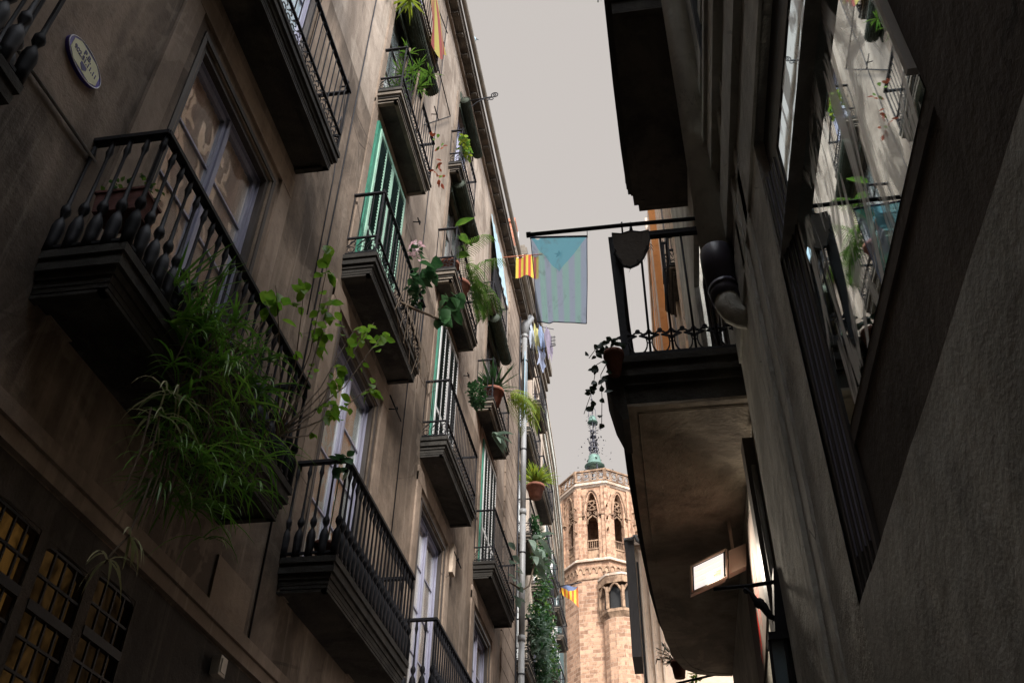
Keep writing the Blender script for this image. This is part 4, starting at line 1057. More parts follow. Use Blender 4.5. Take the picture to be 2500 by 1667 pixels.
for (y, z, lab) in ((6.45,9.6,'small dark insulator with dangling wire beside the upper left balcony'),(10.1,16.0,'tiny iron hook on the wall between striped flag and eave')):
    mb = MB(); mb.tube([(XW,y,z),(XW+.08,y,z),(XW+.08,y,z+.06)], .012, 5); mb.lathe([(.02,0),(.035,.03),(.02,.06)], (XW+.08,y,z+.05), 8); mb.tube([(XW+.08,y,z),(XW+.05,y+.15,z-.4),(XW+.02,y+.2,z-.9)], .005, 4)
    tag(mb.build('wire_insulator', M['iron']), lab, 'insulator')
# ------------------------------------------------------------------ plants, left
t = thing('potted_plant', (-3.02, 3.4, 3.9), 'long brick red trough with small green plants behind the first balcony railing', 'plant')
mb = MB(); mb.box(-3.02, -2.88, 3.22, 3.95, 4.08, 4.24, 0); mb.box(-3.03,-2.87,3.21,3.96,4.241,4.26,0)
mb = MB(); mb.prism([(-3.22,3.42,4.28),(-2.90,3.42,4.28),(-2.92,3.42,4.12),(-3.20,3.42,4.12)], (0,.20,0), 0); mb.box(-3.23,-2.89,3.41,3.63,4.281,4.30,0)
mb.build('trough', M['terradk'], t)
mb = MB()
for k in range(60): leaf(mb, (rr(-3.2,-2.9),rr(3.42,3.65),rr(4.30,4.48)), V((rr(-1,1),rr(-1,1),rr(-.3,1))), .04, .03, random.choice((0,0,1)))
mb.build('foliage', [M['leaf'], M['leafdk']], t)
# spider plant mass
t = thing('hanging_spider_plant', (-2.7, 4.6, 3.8), 'huge dark green spider plant mass cascading from the first balcony', 'plant')
mb = MB()
for k in range(84):
    u = rr(0,1)**.9; s_ = rr(-1,1)
    y = 4.40 + u*.30 + s_*(.46+.12*math.sin(u*3)); z = 4.10 - u*1.45 + .45*(y-4.5); x = -2.72 + rr(-.10,.14)
    tuft(mb, (x,y,z), random.choice((5,8,12)), rr(.28,.5), rr(.010,.018), rr(.8,1.3), .45, random.choice((0,0,0,2)), V((.25,rr(-.3,.4),0)))
    mb.tube([(-2.78,y*.5+2.25,3.75),(x+.04,y,z+.25),(x,y,z)], .0035, 4, 1)
for k in range(14): tuft(mb, (-2.66+rr(-.05,.12), 3.95+rr(0,.8), 2.95-rr(0,.4)), 7, .34, .012, 1.3, .15, 0, V((.2,0,0)))
for k in range(12):   # upright grassy leaves along the railing
    tuft(mb, (-2.78, 3.85+k*.07, 3.85), 6, .45, .016, .35, 1.1, 0)
for k in range(5): tuft(mb, (-2.66, 3.75+rr(0,.5), 3.1+rr(-.3,.3)), 6, .35, .011, 1.3, .2, 3)
mb.build('foliage', [M['blade'], M['stem'], M['bladelt'], M['bladedry']], t)
mb = MB()
for k in range(7):
    y = 3.9+rr(-.1,.5); mb.tube([(-2.66,y,2.9),(-2.62,y-.03,2.6),(-2.62,y-.06,2.4-rr(0,.1))], .005, 4, 0)
mb.tube([(-2.64,3.98,2.55),(-2.63,3.95,2.35),(-2.63,3.92,2.17),(-2.65,3.86,2.05),(-2.65,3.83,1.98)], .006, 5, 0)
for c, n in (((-2.63,3.93,2.17),7),((-2.65,3.84,2.0),8)):
    for _ in range(n): blade(mb, c, V((rr(-.3,.5), rr(-.6,1.0), rr(-.2,.5))), rr(.16,.26), .013, 1.3, 6, 1)
mb.build('trailing_runners', [M['stem'], M['bladedry']], t)
mb = MB()
mb.tube([(-3.0,4.0,3.80),(-3.0,5.2,3.80)], .10, 8); mb.build('trough', M['soil'], t)

# leafy shrub with branches reaching right
t = thing('leafy_shrub', (-2.85, 5.8, 3.75), 'bright green broad-leaved shrub with thin branches reaching out past the first balcony', 'plant')
mb = MB(); lf = MB()
base = V((-2.75,5.55,3.85))
tips = [(5.444,5.721),(4.70,4.60),(5.162,5.097),(5.691,5.40),(5.641,5.037),(6.862,6.062),(6.3,5.5),(6.197,4.9),(7.30,5.615),(6.23,4.549),(7.2,6.2)]
for i, (y, z) in enumerate(tips):
    tip = V((-2.6+rr(-.04,.04), y, z)); mid = base.lerp(tip, .5) + V((.05, rr(-.05,.05), -.10+rr(-.06,.03)))
    pts = [base, base.lerp(mid,.5)+V((0,0,-.02)), mid, mid.lerp(tip,.55)+V((0,0,.03)), tip]
    mb.tube(pts, [.009,.007,.005,.004,.002], 5)
    for k in range(12):
        f = .66+.36*rr(0,1); p = mid.lerp(tip, f) + V((rr(-.07,.07), rr(-.08,.08), rr(-.07,.05)))
        leaf(lf, p, V((rr(-.4,.6), rr(-.8,.8), rr(-.9,.2))), rr(.08,.14), rr(.06,.095), 0)
    for k in range(3):
        p = mid.lerp(tip, rr(.1,.5)); leaf(lf, p+V((rr(-.03,.03),rr(-.03,.03),-.02)), V((rr(-.4,.6), rr(-.8,.8), rr(-.9,.2))), rr(.05,.09), .05, 0)
mb.build('branches', M['stem'], t); lf.build('foliage', M['leafbr'], t)
pot(t, (-2.98,5.6,3.73), .13, .2)
# second balcony small leaf at its near corner
t = thing('potted_plant', (-2.95, 7.35, 3.72), 'small glossy plant poking out at the near corner of the second balcony', 'plant')
mb = MB(); blob(mb, (-2.86,7.25,4.62), .12,.10,.12, 14, .12, .08); mb.tube([(-2.95,7.4,3.9),(-2.88,7.27,4.6)], .006, 4); mb.build('foliage', M['leafdk'], t); pot(t, (-2.98,7.42,3.74), .10, .16)
# philodendron at F2 B
t = thing('climbing_philodendron', (-2.85, 9.4, 7.7), 'big-leaved philodendron stretching its stem right from the green shuttered balcony', 'plant')
mb = MB(); lf = MB()
mb.tube([(-2.95,8.6,7.9),(-2.8,8.9,8.0),(-2.74,9.3,8.25),(-2.72,9.75,8.55),(-2.72,10.1,8.95)], .02, 6)
for (y, z, n) in ((8.55,8.35,8),(8.75,8.6,8),(9.9,8.95,9),(10.15,9.25,8),(9.7,8.6,6)):
    for _ in range(n): leaf(lf, (-2.72+rr(-.12,.15), y+rr(-.15,.15), z+rr(-.15,.15)), V((rr(0,.8), rr(-.8,.8), rr(-1,.1))), rr(.15,.28), rr(.13,.22), 0)
for k in range(22): mb.tube([(-2.8,8.2+k*.07,7.7),(-2.76+rr(-.1,.1),8.2+k*.07+rr(-.3,.3),7.5-rr(.1,.4)),(-2.78,8.3+k*.07,7.3-rr(0,.4))], .004, 4)
mb.build('stem', M['stem'], t); lf.build('foliage', M['leafdk'], t)
t = thing('flowering_plant', (-2.95, 8.6, 8.9), 'pink and white flowers at the rail in front of the green shutters', 'plant')
mb = MB(); blob(mb, (-2.85,8.65,8.85), .1,.16,.14, 40, .09, .06, 0, (0,0,1)); blob(mb, (-2.87,8.95,8.45), .08,.25,.3, 60, .12,.08, 1, (1,)); mb.build('blossom', [M['flower'], M['leafdk']], t)
# spiky plants at F3 B (near) and F4 B
t = thing('potted_yucca', (-3.05, 7.7, 11.1), 'spiky yuccas bursting over the third floor balcony below the striped flag', 'plant')
mb = MB()
for c in ((-3.0,7.70,12.1),(-2.95,8.1,12.3),(-2.88,8.45,12.6),(-2.97,7.9,11.9)): tuft(mb, c, 20, .28, .018, .5, .5)
for c in ((-3.05,7.7,11.6),(-3.1,7.8,11.4),(-2.95,8.2,11.9)): tuft(mb, c, 22, .28, .016, .5, .6)
mb.build('foliage', M['leaf'], t); mb = MB()
for c in ((-3.05,7.75,11.2),(-3.0,8.15,11.2),(-3.0,8.5,11.2)): mb.tube([c, V(c)+V((.05,0,1.1))], .018, 5)
mb.build('trunk', M['stem'], t); 
t = thing('potted_yucca', (-3.15, 7.2, 13.5), 'single spiky plant on a wall rod high up at the left near the top edge', 'plant')
mb = MB(); tuft(mb, (-3.05,7.55,13.35), 30, .38, .028, .5, .2); mb.build('foliage', M['leafyel'], t); mb = MB(); mb.tube([(XW,7.35,13.3),(-2.95,7.35,13.3)], .014, 4); mb.tube([(XW+.02,7.35,13.3),(XW+.02,7.3,13.0)], .012,4); mb.build('wall_rod', M['iron'], t)
t = thing('potted_plant', (-2.95, 9.2, 11.9), 'reddish leaves trailing from the far end of the third floor balcony', 'plant')
mb = MB()
for (y, z) in ((9.5,12.1),(9.6,11.8),(9.7,11.55),(9.4,11.3),(9.1,11.9)): blob(mb, (-2.88,y,z), .06,.09,.1, 5, .10,.055, 0, (0,0,1))
mb.build('foliage', [M['leafred'], M['leaf']], t)
t = thing('potted_plant', (-3.1, 11.7, 14.4), 'yellow green plant on the top floor balcony below the scroll bracket', 'plant')
mb = MB(); blob(mb, (-3.06,11.75,14.85), .09,.3,.2, 80, .12,.07, 0, (0,0,1)); mb.build('foliage', [M['leafyel'], M['leaf']], t)
# palm at F3 C
t = thing('potted_palm', (-3.05, 12.0, 11.1), 'feathery green palm arching over the third floor balcony', 'plant')
mb = MB()
for k in range(9): frond(mb, (-3.0,12.1+rr(-.3,.5),11.8), V((rr(.0,.7), rr(-.4,1.3), rr(.2,1.0))), rr(.8,1.25), 20, .26, 1.0, 0, 1)
for k in range(4): frond(mb, (-2.98,12.5,11.9), V((.4, rr(.6,1.4), -.1)), .9, 18, .24, 1.4, 0, 1)
mb.build('foliage', [M['leaf'], M['stem']], t); pot(t, (-3.08,12.1,11.06), .2, .35)
t = thing('banana_plant', (-3.1, 11.5, 11.1), 'broad light green leaves standing at the near end of the palm balcony', 'plant')
mb = MB()
for (y, z, L) in ((11.45,12.0,.4),(11.55,11.6,.35),(11.4,12.2,.4),(11.6,12.2,.45)): leaf(mb, (-3.05,y,z), V((rr(.2,.9),rr(-.2,.8),rr(-.1,.5))), L, .17, 0)
mb.build('foliage', M['leaf'], t); pot(t, (-3.12,11.5,11.06), .17, .3)
# C2 bush, monsteras, D plants
t = thing('potted_shrub', (-2.85, 12.4, 8.9), 'small round dark bush on the rail right of the middle green shutters', 'plant')
mb = MB(); blob(mb, (-2.72,12.45,9.15), .16,.28,.22, 260, .09,.05); mb.build('foliage', M['leafdk'], t)
t = thing('monstera', (-2.8, 14.3, 9.4), 'grey green monstera leaf held out above the second green shutters', 'plant')
mb = MB()
for k in range(9): blade(mb, (-2.78,14.4,9.62), V((.5+rr(-.3,.3), math.sin(k)*1.2, .3-.1*k)), .42, .10, .6)
mb.build('foliage', M['leafgrey'], t)
t = thing('potted_agave', (-3.05, 15.4, 11.1), 'dark spiky agave in a terracotta pot on the third floor far balcony', 'plant')
mb = MB(); tuft(mb, (-3.02,15.45,11.42), 42, .75, .06, .25, .9); mb.build('foliage', M['leafdk'], t); pot(t, (-3.03,15.45,11.08), .22, .35)
t = thing('potted_palm', (-2.9, 16.6, 11.2), 'yellow green palm fronds spilling beside the agave pot toward the drainpipe', 'plant')
mb = MB()
for k in range(8): frond(mb, (-2.95,16.6+rr(-.2,.2),12.1), V((rr(.2,.8), rr(-.3,1.2), rr(-.2,.7))), rr(.8,1.2), 20, .36, 1.1, 0, 1)
mb.build('foliage', [M['leafyel'], M['stem']], t)
t = thing('monstera', (-2.85, 17.9, 7.9), 'monstera stretching from the lower far balcony across the drainpipe', 'plant')
mb = MB(); lf = MB()
mb.tube([(-2.9,17.3,8.0),(-2.75,17.9,8.1),(-2.7,18.6,8.5),(-2.7,19.6,9.6)], .02, 5)
for k in range(16):
    blade(lf, (-2.7+rr(-.1,.1),19.6+rr(-.5,.9),9.9+rr(-.4,.4)), V((rr(0,1),rr(-1,1),rr(-.6,.4))), .55, .16, .7)
for k in range(14): leaf(lf, (-2.8,16.4+k*.12,8.1+rr(-.5,.5)), V((rr(0,1),rr(-1,1),rr(-1,0))), .22, .14)
mb.build('stem', M['stem'], t); lf.build('foliage', M['leafgrey'], t)
# building-2 plants
t = thing('potted_fern', (-3.0, 21.6, 12.5), 'yellow green fern in a terracotta pot right of the drainpipe', 'plant')
mb = MB(); tuft(mb, (-2.98,21.6,12.75), 90, .75, .05, .45, .9); mb.build('foliage', [M['leafyel']], t); pot(t, (-2.98,21.6,12.35), .24, .36)
t = thing('climbing_vines', (-3.0, 23, 10), 'tangle of green climbing vines hanging down the balconies right of the drainpipe', 'plant')
mb = MB()
for (y, z, ry, rz, n) in ((22.6,11.2,.6,.7,300),(23.6,11.0,.6,.6,240),(23.2,10.0,.5,.9,320),(23.4,9.2,.6,.8,300),(24.8,9.6,.6,1.2,320),(25.4,9.0,.5,1.0,220),(22.9,8.6,.7,.6,260),(21.9,9.1,.6,.5,240)):
    blob(mb, (-3.02,y,z), .22,ry,rz, n, .13,.075, 0, (0,0,0,1,2))
mb.build('foliage', [M['leafdk'], M['leaf'], M['leafgrey']], t)
t = thing('potted_shrub', (-3.0, 21.9, 8.1), 'bushy grey green plant over the lower balcony beside the drainpipe', 'plant')
mb = MB(); blob(mb, (-2.95,22.0,8.7), .25,.7,.55, 380, .17,.10, 0, (0,0,1)); blob(mb, (-2.95,23.0,8.2), .2,.6,.5, 220, .17,.10, 0, (0,1)); mb.build('foliage', [M['leafgrey'], M['leafdk']], t)
t = thing('potted_shrub', (-3.0, 22, 11.5), 'dark blue green planter bush on the balcony just under the fern', 'plant')
mb = MB(); blob(mb, (-3.05,22.1,11.75), .15,.5,.2, 200, .12,.07); mb.build('foliage', M['leafdk'], t)
for i, (y, z, lab) in enumerate(((21.7,5.1,'terracotta trough on the lowest balcony beside the drainpipe'),(25.2,8.1,'small terracotta trough behind the hanging vines'))):
    t = thing('planter', (-3.0,y,z), lab, 'planter', 'terracotta troughs on the pale block')
    mb = MB(); mb.box(-3.25,-3.02,y-.1,y+.9,z,z+.22); mb.build('trough', M['terra'], t)
    mb = MB(); blob(mb, (-3.1,y+.4,z+.5), .15,.5,.3, 90, .14,.07, 0,(0,1)); mb.build('foliage', [M['leafdk'], M['leafgrey']], t)

# laundry and red item on building 2
cl = [((-3.32,21.6,18.35),'red',(.6,.03,.03),.12,.35,'red cloth bundled on the topmost balcony rail of the pale block'),
      ((-3.22,22.3,19.0),'pb',(.60,.66,.80),.14,.9,'pale blue shirt drying first in the laundry row'),
      ((-3.04,22.3,18.85),'ye',(.62,.56,.22),.10,.9,'yellow towel in the laundry row'),
      ((-2.88,22.3,18.8),'bl',(.34,.44,.66),.12,.85,'blue trousers hanging between yellow towel and grey garment'),
      ((-2.66,22.3,18.7),'gr',(.33,.28,.36),.15,1.1,'grey purple garment hanging farthest out against the sky'),
      ((-2.92,22.5,18.1),'lb',(.50,.56,.74),.16,.75,'light blue cloth hanging lowest in the laundry row')]
for (p, nme, c, wd, h, lab) in cl:
    m = leafmat('cloth_'+nme, c, tuple(x*.75 for x in c), .4, .9)
    ph = rr(0,6)
    o = clothsheet('garment', lambda u, v: (p[0]+wd*(u-.5)*(1.0+.35*math.sin(v*7+ph)), p[1]+.5*(u-.5)+.06*math.sin(u*11+ph), p[2]-h*(1-v)*(1-.3*abs(u-.5)+.15*math.sin(u*9+ph))+.04*math.sin(u*7+ph)), m, 12, 10)
    tag(o, lab, 'garment', 'washing hung over the street')
mb = MB(); mb.tube([(-3.5,22.3,19.1),(-2.5,22.3,18.72)], .012, 4); tag(mb.build('clothes_line', M['iron2']), 'thin clothes line on the pale block carrying the washing', 'clothes line')
t = thing('antenna', (-2.6, 22.3, 18.2), 'small branched aerial against the sky past the laundry', 'antenna')
mb = MB(); mb.tube([(-3.1,22.35,17.95),(-2.45,22.35,18.12)], .016, 4)
for k in range(3):
    mb.tube([(-2.58+.05*k,22.35,18.08),(-2.58+.05*k,22.35,18.5)], .009, 4)
    for j in range(3): mb.tube([(-2.605+.05*k,22.35,18.18+.13*j),(-2.555+.05*k,22.35,18.18+.13*j)], .013, 4)
mb.build('aerial', M['iron'], t)
t = thing('chimney', (-4.6,26,21), 'red brick chimney peeping above the eave', 'chimney')
mb = MB(); mb.box(-4.9,-4.42,25.6,26.4,21.05,27.3,0); mb.box(-4.96,-4.36,25.55,26.45,27.3,27.5,1); mb.build('stack', [M['redbrick'], M['redbrick']], t)
mb = MB(); mb.tube([(-4.3,26,21),(-4.3,26,27.1)], .045, 6); mb.build('flue', M['pipegrey'], t)

# flags on the left
def P_catB(u, v):   # striped flag over F4 B rail, gathered at the top, corner hanging
    s_ = 1-v
    L = V((-3.0,8.33,14.85)).lerp(V((-3.0,8.65,13.98)), s_); Rr_ = V((-3.0,8.72,15.3)).lerp(V((-3.0,9.72,15.05)), s_)
    p = L.lerp(Rr_, u); p.z -= .40*s_*math.exp(-((u-.5)/.25)**2); p.x += .05*math.sin(u*9+s_*3)*s_
    return p
t = thing('striped_flag', (-3.0,9.1,15.3), 'yellow and red striped flag draped over the top left balcony rail', 'flag')
clothsheet('cloth', P_catB, M['flagw'], 16, 20, t)
mb = MB(); mb.tube([(-3.1,8.7,15.5),(-3.0,9.55,15.5)], .012, 4); mb.build('flag_cord', M['iron2'], t)
t = thing('striped_flag', (-2.7,17.3,17.1), 'small yellow and red flag on a thin horizontal pole behind the big blue flag', 'flag')
clothsheet('cloth', lambda u, v: (-2.91+.60*u, 17.3+.05*math.sin(u*9), 17.10-.75*(1-v)+.06*math.sin(u*5)*(1-v)), M['flagy'], 14, 8, t)
mb = MB(); mb.tube([(-3.25,17.3,17.14),(-2.2,17.3,17.12)], .02, 6); mb.build('pole', M['redbrick'], t)
t = thing('small_flag', (-4,40,18.2), 'small blue and orange triangle flag on a pole in front of the bell tower', 'flag')
clothsheet('cloth', lambda u, v: (-4.40+.85*u, 40+.12*math.sin(u*7+v*2), 18.16-(1-v)*(.25+.75*u)), M['flags'], 12, 10, t)
mb = MB(); mb.tube([(-4.6,40,18.15),(-3.37,40,18.32)], .03, 5); mb.build('pole', M['iron'], t)

# ------------------------------------------------------------------ separate things, right side
# big pale flag
t = thing('pale_flag', (-.4,4.13,4.2), 'pale blue, green and violet flag hanging from a pole across the sky', 'flag')
def PF(u, v):
    s_ = 1-v
    x = -.598+.357*u + s_*(.042-.07*u); z = (4.215-.04*u) - s_*.705*(1+.0*u)
    fo = 4*s_*(1-s_)+.1; y = 4.10 + .024*math.sin(u*6.5+s_*2.5)*fo + .010*math.sin(u*17+s_*5)*fo + .02*math.exp(-((u-.12-.1*s_)/.05)**2) + .02*max(0,u-.8)*s_*8*math.sin(s_*7)*.3
    return (x, y, z)
clothsheet('cloth', PF, M['flag'], 40, 40, t)
mb = MB(); mb.tube([PF(0,1),PF(1,1)], .007, 6); mb.tube([PF(0,v/12) for v in range(13)], .003, 4); mb.tube([PF(1,v/12) for v in range(13)], .003, 4); mb.tube([PF(u/12,0) for u in range(13)], .003, 4); mb.build('hem', M['plink'], t)
cs_ = PF(.5,.76); pts = []
for i in range(10):
    a = math.pi/2+i*math.pi/5; r_ = .034 if i % 2 == 0 else .014; pts.append((cs_[0]+r_*math.cos(a), cs_[1]-.004, cs_[2]+r_*math.sin(a)))
mb = MB(); mb.prism(pts, (0,.001,0)); mb.build('star', M['star'], t)
t = thing('flag_pole', (.5,4.13,4.25), 'dark pole lashed to the right balcony rail and reaching left over the street', 'pole')
mb = MB(); mb.tube([(-.625,4.12,4.262),(.0,4.12,4.262),(.59,4.12,4.255)], .0135, 8); mb.tube([(-.628,4.12,4.262),(-.60,4.12,4.262)], .019, 8); mb.tube([(-.605,4.12,4.26),(-.60,4.11,4.215)],.004,4); mb.tube([(-.24,4.12,4.26),(-.24,4.11,4.175)],.003,4)
mb.build('pole', M['iron'], t)
# shield shaped board
t = thing('shield_board', (.03,4.1,4.05), 'dark shield-shaped board hung inside the right balcony rail', 'board')
sh = [(-.085,4.185),(-.03,4.172),(.03,4.19),(.09,4.172),(.14,4.18),(.145,4.11),(.13,4.03),(.10,3.96),(.06,3.905),(.01,3.882),(-.03,3.90),(-.05,3.95),(-.078,4.02),(-.085,4.10)]
mb = MB(); mb.prism([(x,4.105,z) for x, z in sh], (0,.018,0)); mb.build('board', M['brownwood'], t)
mb = MB(); mb.tube([(x,4.104,z) for x, z in sh+[sh[0]]], .004, 4)
for _ in range(26): i = random.randrange(5,13); x, z = sh[i]; blade(mb, (x+rr(-.02,.02),4.10,z+rr(-.02,.03)), V((rr(-1,1),0,-1)), .04, .006)
mb.build('ragged_edge', M['iron2'], t)
# fat drain pipe with coupling
t = thing('drainpipe', (.44,3.44,3), 'fat grey brown downpipe with black plastic coupling and elbow at the right wall', 'pipe')
mb = MB(); mb.tube([(.505,3.95,3.66),(.505,3.95,12)], .088, 24); mb.scale(.87).build('pipe', M['pipe'], t)
mb = MB(); mb.lathe([(.084,-.22),(.086,-.10),(.095,-.09),(.096,.0),(.094,.06),(.088,.075)], (.505,3.95,3.72), 24)
mb.tube([(.505,3.95,3.55),(.507,3.94,3.47),(.515,3.93,3.40)], [.078,.080,.078], 20); mb.tube([(.506,3.94,3.50),(.512,3.935,3.47)], .084, 20)
mb.scale(.87).build('coupling', M['pipedk'], t)
mb = MB(); mb.tube([(.513,3.93,3.42),(.52,3.925,3.35),(.54,3.92,3.29),(.575,3.92,3.26),(.61,3.92,3.25)], [.068,.068,.064,.062,.06], 20); mb.scale(.87).build('elbow', M['bandR'], t)
# window box outside the R1 railing with ivy
t = thing('planter', (-.12,4.3,3.0), 'dark trough hung outside the near corner of the right balcony with trailing ivy', 'planter')
mb = MB(); mb.prism([(-.185,4.13,3.10),(-.09,4.13,3.13),(-.065,4.13,2.80),(-.10,4.13,2.80),(-.15,4.13,2.93)], (0,.34,0)); mb.build('trough', M['slab'], t)
mb = MB(); mb.lathe([(.035,0),(.052,.12),(.058,.12),(.058,.15),(.05,.15)], (-.125,4.08,3.065), 14); mb.build('pot', M['terra'], t)
mb = MB(); lf = MB()
vines = [[(-.13,4.08,3.2),(-.2,4.06,3.27),(-.26,4.05,3.17)],[(-.13,4.08,3.2),(-.22,4.05,3.12),(-.25,4.05,2.95),(-.30,4.05,2.8)],[(-.14,4.08,3.2),(-.2,4.05,3.05),(-.2,4.05,2.9),(-.21,4.05,2.72)],[(-.13,4.08,3.2),(-.12,4.06,3.3),(-.09,4.06,3.25)]]
for v in vines:
    mb.tube(v, .0025, 4)
    for k in range(13):
        f = rr(.25,1)*(len(v)-1); i = min(len(v)-2, int(f)); p = V(v[i]).lerp(V(v[i+1]), f-i)
        leaf(lf, p+V((rr(-.03,.03),rr(-.02,.02),rr(-.03,.03))), V((rr(-1,1),rr(-.3,.3),rr(-1,.4))), rr(.02,.055), rr(.02,.045), 0, (rr(-.3,.3),-1,rr(-.3,.6)))
mb.build('stem', M['stem'], t); lf.build('foliage', M['leafblk'], t)
# iron scroll tuft at upper balcony corner
t = thing('iron_ornament', (-.04,4.0,6.75), 'small dark ornament hanging at the near corner of the upper right balcony', 'ornament')
mb = MB()
for k in range(5): mb.ring((-.05+rr(-.02,.02),3.98,6.84-.04*k), .025, .008, V((1,0,0)), V((0,0,1)), 8, 4)
mb.tube([(-.05,3.98,6.9),(-.06,3.98,6.62)], .006, 4); mb.build('scrollwork', M['iron'], t)
# flood lamp
t = thing('flood_lamp', (.35,5.5,2.55), 'lit rectangular flood lamp fixed under the right balcony', 'lamp')
f = [V((.225,5.47,2.575)), V((.455,5.5,2.69)), V((.437,5.5,2.505)), V((.212,5.47,2.40))]
cen = sum(f, V())/4; nrm = (f[1]-f[0]).cross(f[3]-f[0]).normalized()
if nrm.y > 0: nrm = -nrm
mb = MB(); mb.prism([p - nrm*.012 for p in f], -nrm*.06); mb.build('casing', M['lampbody'], t)
mb = MB()
for i in range(4): mb.tube([f[i], f[(i+1)%4]], .008, 6)
mb.build('bezel', M['lampbody'], t)
mb = MB(); inn = [cen+(p-cen)*.84 for p in f]; mb.prism([p-nrm*.004 for p in inn], -nrm*.006); mb.build('lamp_glass', M['lampface'], t)
mb = MB(); sp_ = [cen+(p-cen)*.22+(f[2]-cen)*.45 for p in f]; mb.prism([p-nrm*.002 for p in sp_], nrm*.004)
for k_ in (-.5,0,.5): mb.tube([cen+(f[0]+f[3])*.5*.0+(((f[0]+f[3])/2-cen)*.8)+((f[0]-f[3])*.42*k_)+nrm*.002, cen+(((f[1]+f[2])/2-cen)*.8)+((f[1]-f[2])*.42*k_)+nrm*.002], .0016, 4)
mb.build('led_module', M['ledmod'], t)
mb = MB(); inn2 = [cen+(p-cen)*.97 for p in f]; mb.prism([p-nrm*.0105 for p in inn2], -nrm*.001); mb.build('gasket', M['iron2'], t)
mb = MB(); mb.prism([(.470,5.5,2.68),(.585,5.5,2.725),(.565,5.5,2.575),(.452,5.5,2.525)], (0,.07,0)); mb.tube([(.455,5.53,2.62),(.475,5.53,2.63)], .012, 6); mb.tube([(.50,5.55,2.7),(.50,5.55,2.92)], .012, 6); mb.build('junction_box', M['lampbody'], t)
la = bpy.data.lights.new('flood_light', 'SPOT'); la.energy = 17; la.color = (1,.88,.72); la.spot_size = R(140); la.spot_blend = .6; la.shadow_soft_size = .06
lo = bpy.data.objects.new('flood_light', la); COL.objects.link(lo); lo.location = cen + nrm*.03
aim = V((.55,-.75,-.55)); lo.rotation_euler = (-aim).to_track_quat('Z', 'Y').to_euler(); adopt(lo, t)
# white lit board with red lettering strokes
t = thing('white_sign', (.585,5.3,2.3), 'brightly lit white board with red streaks of writing on the right wall', 'sign')
ln = [(4.906,2.70),(5.25,2.74),(5.539,2.73),(5.8,2.66),(5.952,2.58),(6.02,2.40),(6.022,2.2),(6.02,1.90),(5.5,1.98),(5.077,2.079),(4.508,2.079),(4.56,2.2),(4.70,2.38)]
mb = MB(); mb.prism([(.588,y,z) for y, z in ln], (.008,0,0)); mb.build('board', M['board'], t)
mb = MB()
for (y, z0, z1, w_) in ((5.35,2.1,2.5,.012),(5.42,2.15,2.42,.01),(5.55,2.05,2.3,.06),(5.28,2.2,2.55,.008),(5.62,2.0,2.15,.05)):
    mb.prism([(.5865,y,z1),(.5865,y+w_,(z0+z1)/2),(.5865,y,z0),(.5865,y-w_*.5,(z0+z1)/2)], (.001,0,0))
mb.build('red_writing', M['red'], t)
# conduit, corner trim
mb = MB(); mb.tube([(.575,4.46,2.66),(.572,4.42,2.3),(.575,4.40,-1.5)], .014, 8); tag(mb.build('conduit', M['pipegrey']), 'thin grey conduit down the lit edge of the right wall', 'pipe')
mb = MB(); mb.box(.54,.60,4.47,4.60,G,2.85); tag(mb.build('timber_post', M['framedk']), 'dark timber post against the right wall beside the conduit', 'post')
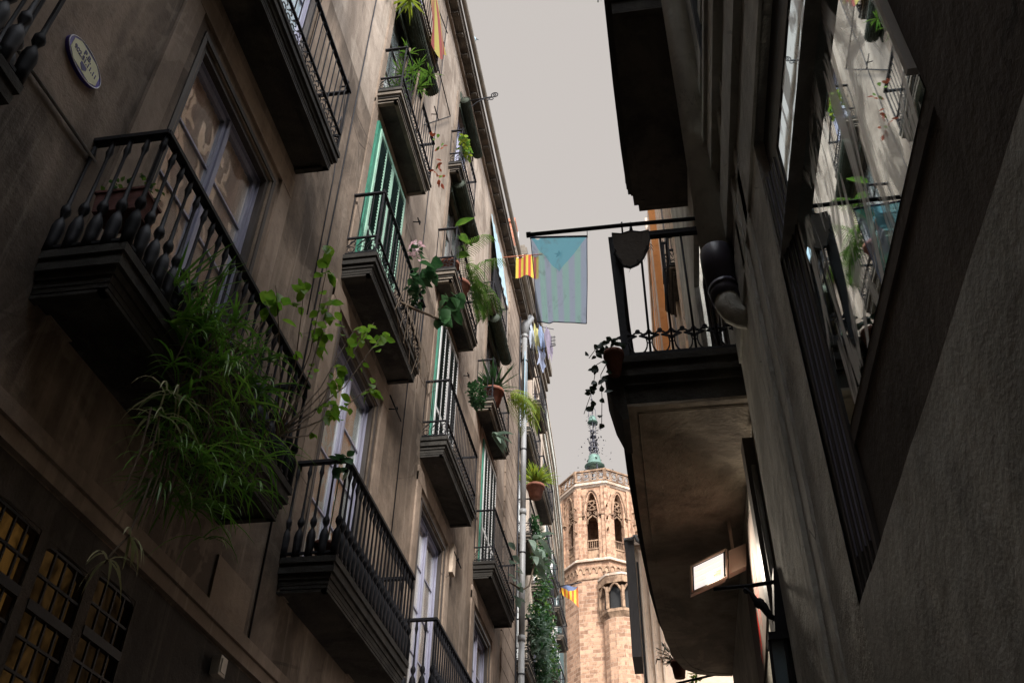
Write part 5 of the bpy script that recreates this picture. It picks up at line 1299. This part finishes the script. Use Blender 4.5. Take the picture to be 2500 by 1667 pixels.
# wall lantern
t = thing('wall_lantern', (.45,3.9,1.7), 'black wrought iron wall lantern with scroll arm below the flood lamp', 'lantern')
mb = MB(); mb.tube([(.25,3.95,1.745),(.40,3.9,1.73),(.60,3.88,1.745)], .009, 6)
mb.tube([(.375,3.9,1.72),(.40,3.9,1.70),(.415,3.9,1.665),(.445,3.9,1.635),(.465,3.9,1.59),(.50,3.9,1.57),(.54,3.9,1.575)], [.006,.010,.014,.020,.014,.011,.008], 6)
mb.ring((.43,3.9,1.65), .018, .008, V((1,0,0)), V((0,0,1)), 10, 5); mb.ring((.385,3.9,1.71), .012, .005, V((1,0,0)), V((0,0,1)), 8, 4)
mb.ring((.53,3.9,1.66), .03, .006, V((1,0,0)), V((0,0,1)), 12, 4); mb.build('scroll_arm', M['iron'], t)
mb = MB(); mb.prism([(.508,3.86,1.79),(.518,3.86,1.79),(.585,3.86,1.50),(.47,3.86,1.50)], (0,.10,0)); mb.box(.44,.585,3.84,3.98,1.47,1.50)
for x in (.442,.505,.575): mb.prism([(x-.006,3.85,1.47),(x+.006,3.85,1.47),(x+.0-.012,3.85,1.0),(x-.024,3.85,1.0)], (0,.012,0))
mb.build('hood', M['iron'], t)
mb = MB(); mb.prism([(.448,3.866,1.468),(.498,3.866,1.468),(.482,3.866,1.0),(.432,3.866,1.0)], (0,.004,0)); mb.prism([(.512,3.866,1.468),(.57,3.866,1.468),(.556,3.866,1.0),(.498,3.866,1.0)], (0,.004,0), 1); mb.build('glass_pane', [M['lantglass'], M['room']], t)
# plants beyond the right balcony
t = thing('potted_plant', (.14,8.5,3.0), 'terracotta pot with thin dark sprigs hanging past the far end of the right balcony', 'plant')
pot(t, (.14,8.5,2.93), .07, .15)
mb = MB()
for k in range(9): 
    e = V((.14-rr(.05,.22), 8.5, 3.12+rr(-.08,.16))); mb.tube([(.13,8.5,3.06), V((.13,8.5,3.06)).lerp(e,.5)+V((0,0,.03)), e], .004, 4, 1)
    for j in range(7): leaf(mb, V((.13,8.5,3.06)).lerp(e, rr(.3,1)), V((rr(-1,.5),rr(-.4,.4),rr(-.6,1))), .05, .014)
mb.build('foliage', [M['leafblk'], M['stem']], t)
t = thing('potted_plant', (.3,8.6,2.9), 'small bright leaves hanging at the bottom under the right balcony', 'plant')
mb = MB(); blob(mb, (.27,8.6,2.92), .05,.08,.14, 70, .05,.03, 0,(0,1)); mb.build('foliage', [M['leafyel'], M['leafdk']], t)
mb = MB(); mb.tube([(.62,8.55,3.0),(.1,8.55,2.9)], .012, 5); mb.build('wall_bracket', M['iron'], t)
print('verts', sum(len(m.vertices) for m in bpy.data.meshes))
